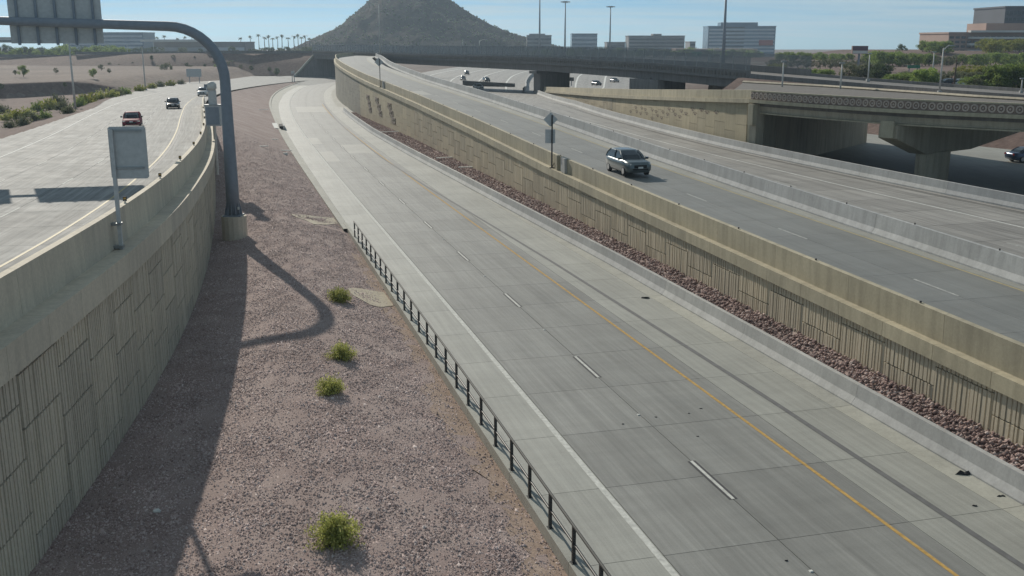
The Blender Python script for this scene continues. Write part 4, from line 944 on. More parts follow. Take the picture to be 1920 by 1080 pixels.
def tree_meshes(kind, var):
    """crowns are built for a tree 6 m high; kind sets leaf colour and habit"""
    if (kind, var) in TREES: return TREES[kind, var]
    r = random.Random(hash((kind, var)) % 1000 if False else sum(map(ord, kind)) * 7 + var * 13)
    spec = {'round': ('leaf_tree', 2.9, 2.9, 2.5, 26, 2100, .24), 'dark': ('leaf_dark', 2.6, 3.1, 2.6, 26, 2100, .24), 'pale': ('leaf_pale', 3.0, 2.8, 2.4, 22, 1600, .22), 'yellow': ('leaf_yellow', 2.8, 2.6, 2.3, 22, 1800, .2)}[kind]
    m, rx, cz, rz, nc, nl, sz = spec; cs = []; rad = []
    for k in range(nc):
        a = r.uniform(0, 6.283); q = r.random() ** .5; e = r.uniform(-1, 1); g = math.sqrt(max(0, 1 - e * e)) * q
        cs.append((rx * g * math.cos(a) * r.uniform(.8, 1.15), rx * g * math.sin(a), cz + rz * e * .85)); rad.append(r.uniform(.55, 1.15))
    V, F = leaf_cloud(cs, rad, nl, sz, var * 17 + len(kind)); tips = random.Random(var).sample(cs, 7)
    TREES[kind, var] = (limb_mesh(tips, 6, .2, var), fast_mesh('crown', V, F, M[m])); return TREES[kind, var]
def tree(kind, loc, h, label, group=None, var=None, wide=1.0, name='tree', cat='tree', rz=None):
    v = random.randrange(3) if var is None else var; tm, cm = tree_meshes(kind, v)
    t = thing(name, label, cat, loc, random.uniform(0, 6.28) if rz is None else rz, group); t.scale = (h / 6 * wide, h / 6 * wide, h / 6)
    for nm, me in (('trunk', tm), ('crown', cm)): o = bpy.data.objects.new(nm, me); link(o, t)
    return t
# four bright shrubs on the gravel strip (rounded brittlebush-like tufts)
def shrub_mesh(seed, m, n=4200, rx=.6, rz=.5, size=.042):
    r = np.random.default_rng(seed); V = []; st = MB()
    k = 70; a = r.uniform(0, 6.283, k); el = np.arcsin(r.uniform(.12, 1, k)); ln = r.uniform(.55, 1.12, k)
    tip = np.stack([np.cos(a) * np.cos(el) * rx * ln * 1.15, np.sin(a) * np.cos(el) * rx * ln * 1.15, np.sin(el) * rz * 1.5 * ln + .03], -1)
    for t in tip: st.tube([(0, 0, -.03), (t[0] * .5, t[1] * .5, t[2] * .62), tuple(t)], [.012, .008, .003], 4)
    f = r.random(n) ** .55; i = r.integers(0, k, n); p = tip[i] * f[:, None]; p[:, 2] = tip[i][:, 2] * (f * 1.24 - f * f * .24); p += r.normal(0, .07, (n, 3)); p[:, 2] = np.abs(p[:, 2])
    A = r.normal(0, 1, (n, 3)); A[:, 2] = np.abs(A[:, 2]) + .4; A /= np.linalg.norm(A, axis=1)[:, None]; B = np.cross(A, r.normal(0, 1, (n, 3))); B /= np.linalg.norm(B, axis=1)[:, None]; s = (size * r.uniform(.6, 1.5, n))[:, None]
    V = np.stack([p - A * s, p - B * s * .35, p + A * s, p + B * s * .35], 1).reshape(-1, 3)
    return st.mesh('stems', M['stem']), fast_mesh('foliage', V, np.arange(4 * n).reshape(-1, 4), M[m])
SH = [shrub_mesh(k, 'leaf') for k in range(4)]
for k, (u, v_, sc, lab) in enumerate(((628, 1018, 1.08, 'largest bright green shrub, nearest the camera on the gravel'), (620, 737, .86, 'bright green shrub in the middle of the gravel, second from the camera'), (640, 673, .9, 'bright green shrub just beyond the second one on the gravel'), (637, 565, 1.0, 'green shrub by the concrete spillway, farthest of four on the gravel'))):
    p = on_gravel(u, v_); t = thing('shrub', lab, 'shrub', p, k * 1.3, 'bright shrubs on the gravel strip'); t.scale = (sc * 1.05, sc, sc)
    for nm, me in zip(('stems', 'foliage'), SH[k]): o = bpy.data.objects.new(nm, me); link(o, t)
# shrubs on the verge left of the left road
VS = [shrub_mesh(30 + k, m, 700, 1.0, .75, .12) for k, m in enumerate(('leaf', 'leaf_pale', 'leaf_yellow', 'leaf_tree'))]
def verge_z(x, y):
    Y = y
    for _ in range(5):
        e = np.array(lpt(Y, lwid(Y))); d = np.array([-.96, -.25]); t = (np.array([x, y]) - e[:2]).dot(d); Y += y - (e[:2] + d * t)[1]
    return float(np.interp(t, [0, 1.2, 8, 17, 45, 160], [e[2], e[2] - .1, e[2] * .55, e[2] * .12, 0, -.2]))
def on_verge(u, v_):
    z = 2.0
    for _ in range(12): p = at(u, v_, z=z); z = .5 * z + .5 * verge_z(p.x, p.y)
    return Vector((p.x, p.y, z))
for k, (u, v_, sc, kd) in enumerate(((30, 222, 1.6, 2), (12, 226, 1.3, 0), (50, 218, 1.4, 0), (72, 208, 1.7, 3), (95, 205, 2.0, 2), (108, 196, 1.9, 1), (118, 207, 1.5, 1), (42, 236, 1.3, 1), (65, 226, 1.2, 1), (20, 240, 1.0, 1), (160, 196, 1.8, 2), (172, 190, 1.7, 2), (150, 200, 1.4, 3), (190, 186, 1.6, 0), (208, 183, 1.5, 0), (222, 180, 1.4, 1), (235, 177, 1.4, 3), (262, 171, 1.5, 2), (285, 166, 1.4, 2), (300, 163, 1.4, 1), (320, 161, 1.6, 2), (340, 158, 1.3, 1), (85, 222, 1.1, 3), (5, 212, 1.5, 1), (130, 215, 1.1, 1))):
    p = on_verge(u, v_); t = thing('verge_shrub', ['green', 'grey-green', 'yellow-green', 'dark green'][kd] + ' shrub on the slope left of the left road, ' + ('near the left frame edge' if u < 60 else 'around the first light pole' if u < 200 else 'towards the second light pole'), 'shrub', p, k * 2.1, 'shrubs on the left verge'); t.scale = (sc,) * 3
    for nm, me in zip(('stems', 'foliage'), VS[kd]): o = bpy.data.objects.new(nm, me); link(o, t)
def px_tree(kind, u, vb, vt, Y, lab, grp=None, **kw):
    b_, t_ = at(u, vb, Y=Y), at(u, vt, Y=Y); return tree(kind, b_, max(1.0, t_.z - b_.z), lab, grp, **kw)
# left distance: desert trees in the dirt field, row beyond the parking lot, scattered scrub on the embankment
for u, vb, vt, Y, kd, lab in ((44, 143, 121, 300, 'round', 'small desert tree in the dirt field, left of the first light pole'), (29, 140, 131, 305, 'dark', 'low dark bush beside the small desert tree in the dirt field'), (105, 137, 126, 330, 'pale', 'sparse little tree in the dirt field behind the first light pole'), (176, 145, 128, 290, 'round', 'small round desert tree in the dirt field between the light poles'), (190, 132, 119, 340, 'pale', 'grey-green tree behind the small round desert tree'), (205, 137, 128, 320, 'dark', 'low dark bush right of the small round desert tree'),
                           (312, 142, 115, 385, 'pale', 'thin tree on the embankment foot, left of the big blank sign'), (410, 136, 118, 425, 'round', 'green tree right behind the curved mast'), (519, 141, 127, 414, 'dark', 'dark small cactus-like tree at the foot of the embankment'), (122, 163, 154, 252, 'dark', 'dark bush on the face of the berm'), (3, 168, 156, 250, 'dark', 'dark bush on the berm at the left frame edge')):
    px_tree(kd, u, vb, vt, Y, lab)
for k in range(30):
    u = random.uniform(205, 560); v_ = random.uniform(104, 132); Y = 424 + (132 - v_) * .7
    px_tree(random.choice(('dark', 'pale')), u, v_ + 4, v_ - random.uniform(2, 5), Y + (8 if u < 250 else 0), 'small scrub bush dotted on the brown embankment', 'scrub on the embankment', name='scrub_bush', cat='bush', wide=1.2)
for k in range(34):
    u = -10 + k * 7.4 + random.uniform(-3, 3); vt = random.uniform(82, 96); px_tree(random.choice(('round', 'dark', 'round')), u, 116, vt, 520 + random.uniform(0, 60), 'tree in the green row behind the parked cars at the far left', 'trees behind the left parking lot', wide=1.15)
for k in range(44):
    u = 250 + k * 8 + random.uniform(-4, 4); px_tree(random.choice(('dark', 'pale', 'dark')), u, 101, random.uniform(86, 93), 620 + random.uniform(0, 140), 'distant tree beyond the left embankment', 'trees beyond the left embankment', wide=1.3)
# palms on the skyline at the left
def palm_mesh(seed):
    r = random.Random(seed); tr_ = MB().tube([(0, 0, 0), (.15, 0, 5), (.1, .1, 10)], [.28, .2, .16], 6).mesh('trunk', M['bark']); V = []; F = []
    for k in range(22):
        a = r.uniform(0, 6.283); up = r.uniform(-.5, 1.0); L_ = r.uniform(1.5, 2.1); p0 = Vector((.1, .1, 10)); pts = []
        for j in range(5): q = j / 4; pts.append(p0 + Vector((math.cos(a), math.sin(a), 0)) * L_ * q + Vector((0, 0, up * L_ * q - 1.3 * q * q)))
        sd_ = Vector((-math.sin(a), math.cos(a), 0))
        for j in range(4):
            w0, w1 = .3 * math.sin(math.pi * (j / 4 * .85 + .1)), .3 * math.sin(math.pi * ((j + 1) / 4 * .85 + .1)); n = len(V)
            V += [pts[j] - sd_ * w0, pts[j] + sd_ * w0, pts[j + 1] + sd_ * w1, pts[j + 1] - sd_ * w1]; F.append((n, n + 1, n + 2, n + 3))
    return tr_, fast_mesh('fronds', np.array([tuple(p) for p in V]), np.array(F), M['leaf_dark'])
PM = [palm_mesh(k) for k in range(3)]
for k, u in enumerate((283, 296, 310, 334, 348, 361, 452, 470, 486, 497, 505, 512, 521, 529, 541, 552, 560, 566, 573, 580)):
    Y = 800 + (k * 37) % 160; b_ = at(u, 92, Y=Y); vt = 64 + (k * 5) % 8; h = at(u, vt, Y=Y).z - b_.z; t = thing('palm_tree', 'palm on the far left skyline', 'palm', b_, k, 'palms on the left skyline'); t.scale = (1.4, 1.4, h / 10.6)
    for nm, me in zip(('trunk', 'fronds'), PM[k % 3]): o = bpy.data.objects.new(nm, me); link(o, t)
# right side: bushes and trees on the plateau
def terrace_z(x, y): return 6.3 + 3.6 * min(1, max(0, (x - 118) / 30)) * min(1, max(0, (y - 325) / 60))
ground_grid(100, 330, 322, 470, 30, 26, lambda x, y: terrace_z(x, y) + .02 - (0.6 if x < 101 or y < 323 else 0), M['bank'], 'terrace')
RT = []
for u0, u1, vb, vt, Y, n, kd, lab in ((1445, 1468, 131, 113, 250, 3, 'yellow', 'yellow-green tree left of the bushes behind the approach road'), (1478, 1560, 146, 126, 215, 9, 'round', 'green bush in the row behind the approach road'), (1590, 1626, 144, 117, 225, 5, 'pale', 'grey-green tree below the billboard'), (1632, 1660, 146, 120, 225, 4, 'dark', 'dark tree right of the billboard'), (1664, 1716, 157, 139, 195, 6, 'round', 'green bush around the yellow road sign'), (1722, 1748, 160, 126, 200, 4, 'round', 'tree behind the pair of light poles'), (1808, 1830, 165, 142, 190, 3, 'round', 'bush right of the parked cars on the plateau'),
                                      (1855, 1925, 172, 118, 185, 6, 'round', 'bright green tree in the clump at the right frame edge'), (1830, 1860, 166, 148, 190, 4, 'pale', 'grey-green bush left of the bright green clump at the right edge'), (1795, 1850, 140, 117, 270, 6, 'yellow', 'olive tree on the slope below the stepped building'),
                                      (1680, 1745, 121, 99, 340, 9, 'round', 'tree in the band below the skyline, right of the billboard'), (1625, 1690, 120, 94, 350, 9, 'round', 'tree on the skyline right of the billboard'), (1745, 1800, 120, 101, 340, 5, 'pale', 'grey-green tree below the stepped building'), (1800, 1925, 121, 98, 330, 10, 'round', 'tree in front of the stepped building'), (1725, 1780, 96, 76, 420, 8, 'round', 'tree on the hill crest left of the stepped building'), (1838, 1925, 92, 68, 380, 10, 'yellow', 'bright tree on the terrace of the stepped building'),
                                      (1460, 1600, 112, 97, 420, 18, 'round', 'tree in the far row left of the billboard'), (1440, 1620, 124, 110, 330, 18, 'pale', 'sparse grey tree on the brown slope left of the billboard'), (1690, 1840, 150, 136, 240, 12, 'pale', 'scrubby bush on the brown slope above the approach road')):
    for k in range(n):
        u = u0 + (u1 - u0) * (k + .5) / n + random.uniform(-3, 3); hill_ = vb < 115 and u > 1720; vv = vb + random.uniform(-1.5, 1.5)
        Yt = (370 + random.uniform(0, 20)) if hill_ else min(430, max(156, (CAM_H - 6.4) * FPX / (vv - HOR)))
        b_ = at(u, vv, Y=Yt); b_.z = terrace_z(b_.x, b_.y) if hill_ else 6.35
        px = at(u, vt + random.uniform(-2, 4), Y=Yt); tree(kd, b_, max(2.2, px.z - b_.z), lab, lab + ' group', wide=1.25)
px_tree('dark', 1687, 112, 82, 420, 'tall round dark tree on the skyline right of the billboard', wide=.9)
for k in range(60):
    u = 1000 + k * 7.2 + random.uniform(-3, 3); px_tree(random.choice(('pale', 'round', 'dark')), u, 106 if u < 1330 else 108, random.uniform(88, 98), 760 + random.uniform(-60, 120), 'distant tree between the far office blocks', 'trees between the far office blocks', wide=1.5)
for k in range(9):
    px_tree('yellow', 1392 + k * 6, 137 + k * .2, 121 + k * .5, 300, 'bright green bush right of the tall mast, beyond the overpass', 'bushes beyond the right end of the overpass', wide=1.1)

# ------------------------------------------------------------------ butte
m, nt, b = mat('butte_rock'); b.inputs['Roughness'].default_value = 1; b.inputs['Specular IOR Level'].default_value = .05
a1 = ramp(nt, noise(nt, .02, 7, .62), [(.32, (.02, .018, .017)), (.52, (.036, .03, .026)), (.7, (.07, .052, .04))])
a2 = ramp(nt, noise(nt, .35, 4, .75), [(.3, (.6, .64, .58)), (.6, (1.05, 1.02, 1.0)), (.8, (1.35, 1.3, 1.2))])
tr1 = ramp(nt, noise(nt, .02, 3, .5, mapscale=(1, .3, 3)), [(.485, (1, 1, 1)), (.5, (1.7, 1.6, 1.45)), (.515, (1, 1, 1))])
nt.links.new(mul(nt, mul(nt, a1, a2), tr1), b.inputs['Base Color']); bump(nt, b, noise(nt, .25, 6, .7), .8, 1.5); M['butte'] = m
from mathutils import noise as mn
nx, ny = 170, 90; Pm = np.zeros((ny, nx, 3)); prof_x = np.array([560, 590, 620, 650, 680, 700, 730, 770, 810, 850, 880, 920, 960, 990, 1030, 1090, 1130]); prof_y = np.array([92, 77, 63, 46, 19, 1, -22, -34, -27, -1, 21, 44, 61, 70, 84, 93, 97])
Y0 = 1000.0
for j in range(ny):
    for i_ in range(nx):
        u = 555 + (1135 - 555) * i_ / (nx - 1); t = j / (ny - 1); Y = Y0 - 170 + 340 * t; x = (u - 960) / FPX * Y0
        h = at(u, float(np.interp(u, prof_x, prof_y)), Y=Y0).z + .5; fall = max(0, 1 - abs(t - .5) * 2) ** .8
        z = h * fall; nz = mn.fractal(Vector((x * .014, Y * .014, 3)), 1, 2.1, 6) * 12 * min(1, z / 14); nz += abs(mn.noise(Vector((x * .045, Y * .012, 1)))) * -11 * min(1, z / 20) * (1 - fall * .7)
        Pm[j, i_] = (x, Y, max(-1, z + nz * (1 - fall ** 3 * .85) + mn.fractal(Vector((x * .15, Y * .15, 0)), 1, 2, 3) * 1.5 * min(1, z / 8)) - 1)
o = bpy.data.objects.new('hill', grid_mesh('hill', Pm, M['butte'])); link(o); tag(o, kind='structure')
bush_p = []
for k in range(2600):
    j = random.randrange(2, ny // 2 + 4); i_ = random.randrange(3, nx - 3); q = Pm[j, i_]
    if q[2] > 1: bush_p.append((q[0] + random.uniform(-1, 1), q[1] + random.uniform(-1, 1), q[2] + .3))
tag(scatter_stones(np.array(bush_p), .9, M['leaf_dark'], 'hillside_scrub', flat_=.9), label='dark desert scrub speckling the slopes of the big hill', cat='scrub')

# ------------------------------------------------------------------ far buildings (each with storeys of window bands)
M['bl_blue'] = plain('blue_glass_wall', (.10, .15, .21), .25, 0, var=.15, scale=.1, spec=.6); M['bl_pale'] = plain('pale_spandrel', (.42, .46, .50), .7, var=.08, scale=.2)
M['bl_grey'] = plain('grey_wall', (.20, .20, .21), .8, var=.1, scale=.1); M['bl_brown'] = plain('brown_wall', (.24, .16, .14), .85, var=.12, scale=.1); M['bl_pink'] = plain('pinkish_wall', (.34, .24, .20), .85, var=.1, scale=.1)
M['bl_dusk'] = plain('slate_wall', (.085, .095, .115), .8, var=.1, scale=.1); M['bl_dark'] = plain('dark_window', (.03, .035, .045), .15, var=.1, spec=.6); M['bl_white'] = plain('white_wall', (.55, .55, .52), .8, var=.08, scale=.2); M['bl_green'] = plain('sign_green', (.02, .16, .09), .6, var=.05)
def block(name, label, u0, u1, vt, vb, Y, wall, band, storeys, depth=25, parts=(), cols_n=0, roof=None, skew=0.0):
    a, b_ = at(u0, vb, Y=Y), at(u1, vt, Y=Y); wd = b_.x - a.x; h = b_.z - a.z; t = thing(name, label, 'building', ((a.x + b_.x) / 2, Y, a.z), skew)
    MB().box((0, depth / 2, h / 2), (wd, depth, h)).build('wall', M[wall], t); sh = h / (storeys + .4)
    MB().box((0, depth / 2, h + .25), (wd + .6, depth + .6, .7)).build('roof_edge', M[wall], t)
    for k in range(storeys):
        z = (k + .55) * sh
        if cols_n:
            for c in range(cols_n): MB().box((-wd / 2 + wd * (c + .5) / cols_n, -.05, z), (wd / cols_n * .68, .3, sh * .5)).build('window', M[band], t)
        else: MB().box((0, -.05, z), (wd * .97, .3, sh * .46)).build('window_band', M[band], t)
    if roof:
        for (x0, x1, hh) in roof: MB().box(((x0 + x1) / 2 * wd, depth * .5, h + hh / 2 + .6), ((x1 - x0) * wd, depth * .6, hh)).build('roof_block', M[wall], t)
    return t
tw_ = block('office_tower', 'tall blue glass office block with pale horizontal bands on the skyline', 1326, 1455, 50, 106, 900, 'bl_blue', 'bl_pale', 8, roof=((-.3, .25, 3.0),))
MB().box((at(1437, 80, Y=898).x - tw_.location.x, -.6, at(1437, 80, Y=898).z - tw_.location.z), (12, .8, 4.5)).build('red_sign', plain('red_sign', (.30, .06, .05), .6), tw_)
for k in range(8): MB().box((-6 + k * .0, -.25, (k + .55) * 3.2), (16, .35, 1.0)).build('dark_window', M['bl_dark'], tw_)
block('office_block', 'wide grey low office block with ribbon windows left of the glass tower', 1178, 1284, 68, 104, 880, 'bl_grey', 'bl_dark', 5, roof=((-.05, .1, 1.4),))
block('office_block', 'small blue office block with a pale upper floor on the skyline', 1072, 1120, 64, 100, 950, 'bl_blue', 'bl_pale', 4)
block('office_block', 'grey office block just right of the big hill', 988, 1034, 67, 100, 930, 'bl_grey', 'bl_dark', 4, roof=((-.4, .25, 1.2),))
block('low_building', 'low dark building right of the small blue office block', 1138, 1172, 80, 100, 900, 'bl_grey', 'bl_dark', 2)
block('low_building', 'small dark tower block between the grey office block and the glass tower', 1293, 1304, 79, 100, 910, 'bl_grey', 'bl_dark', 3)
block('parking_garage', 'long pale parking garage in front of the glass tower', 1268, 1420, 93, 106, 820, 'bl_pink', 'bl_dark', 2)
block('low_building', 'long low grey warehouse behind the curved mast', 290, 460, 80, 100, 700, 'bl_grey', 'bl_pale', 1, roof=((-.6, -.05, 1.0),))
MB().box((at(330, 76, Y=690).x, 690, at(330, 76, Y=690).z), (42, 14, 1.4)).build('canopy_roof', M['bl_white'], label='bright flat canopy roof in front of the long grey warehouse', cat='roof')
block('glass_building', 'glass building behind the trees at the far left', 120, 268, 62, 100, 760, 'bl_blue', 'bl_pale', 5)
block('white_canopy', 'white flat-roofed shelter among the trees at the left frame edge', -5, 52, 72, 80, 505, 'bl_white', 'bl_dark', 1, depth=10)
h1 = block('hotel', 'pinkish stepped building with long balcony bands on the hill at the right', 1776, 1935, 63, 100, 420, 'bl_pink', 'bl_dark', 4, depth=30, cols_n=14, roof=((.02, .5, 3.5),))
for k in range(4): MB().box((6, -1.4, 1.0 + k * 2.5), (30, 2.6, .8)).build('balcony_band', M['bl_white'], h1)
block('hotel_tower', 'dark upper block of the stepped building at the top right corner', 1880, 1955, 14, 66, 445, 'bl_dusk', 'bl_dark', 4, depth=30, cols_n=9)
# ------------------------------------------------------------------ poles, masts, road signs
def lamp_post(label, u, vb, vt, Y, arm=0.0, rad=.13, m='pale_pole', grp=None, head=True):
    b_, t_ = at(u, vb, Y=Y), at(u, vt, Y=Y); h = t_.z - b_.z; o = thing('light_pole', label, 'light pole', b_, 0, grp)
    MB().tube([(0, 0, -.2), (0, 0, h * .5), (0, 0, h)], [rad, rad * .8, rad * .55], 8).build('pole', M[m], o, smooth=True); MB().box((0, 0, .2), (rad * 3.4, rad * 3.4, .4)).build('base', M['barrier'], o)
    if arm: MB().tube([(0, 0, h - .3), (arm * .5, 0, h + .25), (arm, 0, h + .35)], [rad * .5, rad * .4, rad * .35], 6).build('arm', M[m], o); MB().box((arm, 0, h + .3), (.75, .32, .16)).build('luminaire', M['steel'], o)
    elif head: MB().box((0, 0, h + .06), (.6, .35, .14)).build('luminaire', M['steel'], o)
for lab, u, vb, vt, Y, arm, rad in (('slim light pole on the left verge, nearest the left frame edge', 142, 210, 78, 168, 0, .2), ('slim light pole on the left verge, left of the curved mast', 273, 170, 88, 245, 0, .18), ('short pale post just right of the curved mast', 416, 151, 118, 350, 0, .16), ('tall lamp with an arm rising behind the end of the ramp', 713, 106, 8, 300, -2.4, .2), ('street lamp with a bright head on the overpass, left one', 868, 100, 74, 330, .0, .14), ('street lamp with an arm on the overpass, right one', 899, 101, 76, 330, 2.0, .14), ('pale post on the bridge, left of two', 1466, 171, 116, 128, 0, .12), ('pale post on the bridge, right of two', 1575, 174, 119, 122, 0, .12), ('pale post on a square base, left of the yellow road sign', 1627, 153, 101, 165, 0, .14), ('pale pole left of the pair near the parked cars', 1746, 162, 98, 170, 0, .14), ('pale pole with a lamp arm right of its twin, beside the bridge', 1761, 176, 90, 135, 1.0, .13), ('grey post at the right frame edge', 1914, 176, 148, 140, 0, .12), ('thin pole beyond the overpass, by the green highway sign', 1374, 135, 106, 330, 1.5, .13), ('pale post near the garage beyond the overpass', 1337, 112, 89, 600, 0, .2), ('grey light pole left of the far warehouse', 240, 110, 84, 520, 0, .2), ('grey light pole in front of the far warehouse', 289, 103, 80, 560, 0, .2)):
    lamp_post(lab, u, vb, vt, Y, arm, rad)
lamp_post('dark wooden pole beside the parked cars on the plateau', 1788, 170, 108, 160, 0, .17, 'bark', head=False)
def high_mast(label, u, vb, vt, Y):
    b_, t_ = at(u, vb, Y=Y), at(u, vt, Y=Y); h = t_.z - b_.z; o = thing('high_mast', label, 'light mast', b_, 0, 'high lighting masts'); MB().tube([(0, 0, -.5), (0, 0, h)], [.62, .25], 10).build('pole', M['pole_grey'], o, smooth=True)
    MB().tube([(0, 0, h - .3), (0, 0, h + .5)], [1.5, 1.3], 12).build('lamp_ring', M['steel'], o)
    for k in range(6): a = k * 1.047; MB().box((2.1 * math.cos(a), 2.1 * math.sin(a), h + .1), (1.1, .8, .5), a).build('luminaire', M['steel'], o)
high_mast('high lighting mast at the right foot of the big hill', 1011.5, 112, -20, 560); high_mast('high lighting mast left of the small blue office block', 1059, 108, 4, 600); high_mast('high lighting mast right of the small blue office block', 1143, 106, 13, 640); high_mast('tallest lighting mast, standing in front of the glass tower', 1354, 152, -30, 300)
def board_sign(name, label, u0, u1, v0, v1, vb, Y, m, posts=2, th=.15, cat='sign', rad=.12):
    a, b_ = at(u0, v0, Y=Y), at(u1, v1, Y=Y); g = at((u0 + u1) / 2, vb, Y=Y).z; w_ = b_.x - a.x; h = a.z - b_.z; t = thing(name, label, cat, ((a.x + b_.x) / 2, Y, g)); MB().box((0, 0, b_.z - g + h / 2), (w_, th, h)).build('sign_panel', M[m], t)
    for k in range(posts): x = 0 if posts == 1 else (-w_ * .33 + k * w_ * .66); MB().tube([(x, .2, -.2), (x, .2, a.z - g - .1)], rad, 6).build('post', M['pole_grey'], t)
    return t, w_, h, b_.z - g
board_sign('guide_sign', 'large blank grey road sign on two posts below the embankment', 349, 378, 129, 144, 155, 330, 'sign_back')
board_sign('route_marker', 'small marker sign on two posts at the gore between the roads', 546, 552, 133, 138, 153, 345, 'sign_back')
t, w_, h, z0 = board_sign('billboard', 'billboard with a dark upper and pale lower half on a single pole', 1598, 1626, 86, 101, 146, 260, 'bl_brown', 1, .8, 'billboard', .28)
MB().box((0, -.45, z0 + h * .22), (w_ * .96, .06, h * .36)).build('lower_face', M['bl_white'], t); MB().box((0, -.45, z0 + h * .7), (w_ * .96, .06, h * .5)).build('upper_face', plain('billboard_purple', (.12, .07, .10), .7), t)
board_sign('highway_sign', 'green highway sign on the brown slope right of the billboard', 1702, 1725, 122, 128, 152, 230, 'bl_green'); board_sign('highway_sign', 'green highway sign beyond the overpass, left of the bright bushes', 1297, 1316, 97, 106, 118, 560, 'bl_green')
t, w_, h, z0 = board_sign('warning_sign', 'small yellow road sign beside the approach road on the plateau', 1695, 1703, 140, 150, 160, 175, 'yellow_paint', 1, .06)
t, w_, h, z0 = board_sign('chevron_sign', 'small dark diamond sign beyond the overpass pier', 1067, 1076, 145, 152, 160, 300, 'fence_steel', 1, .08)

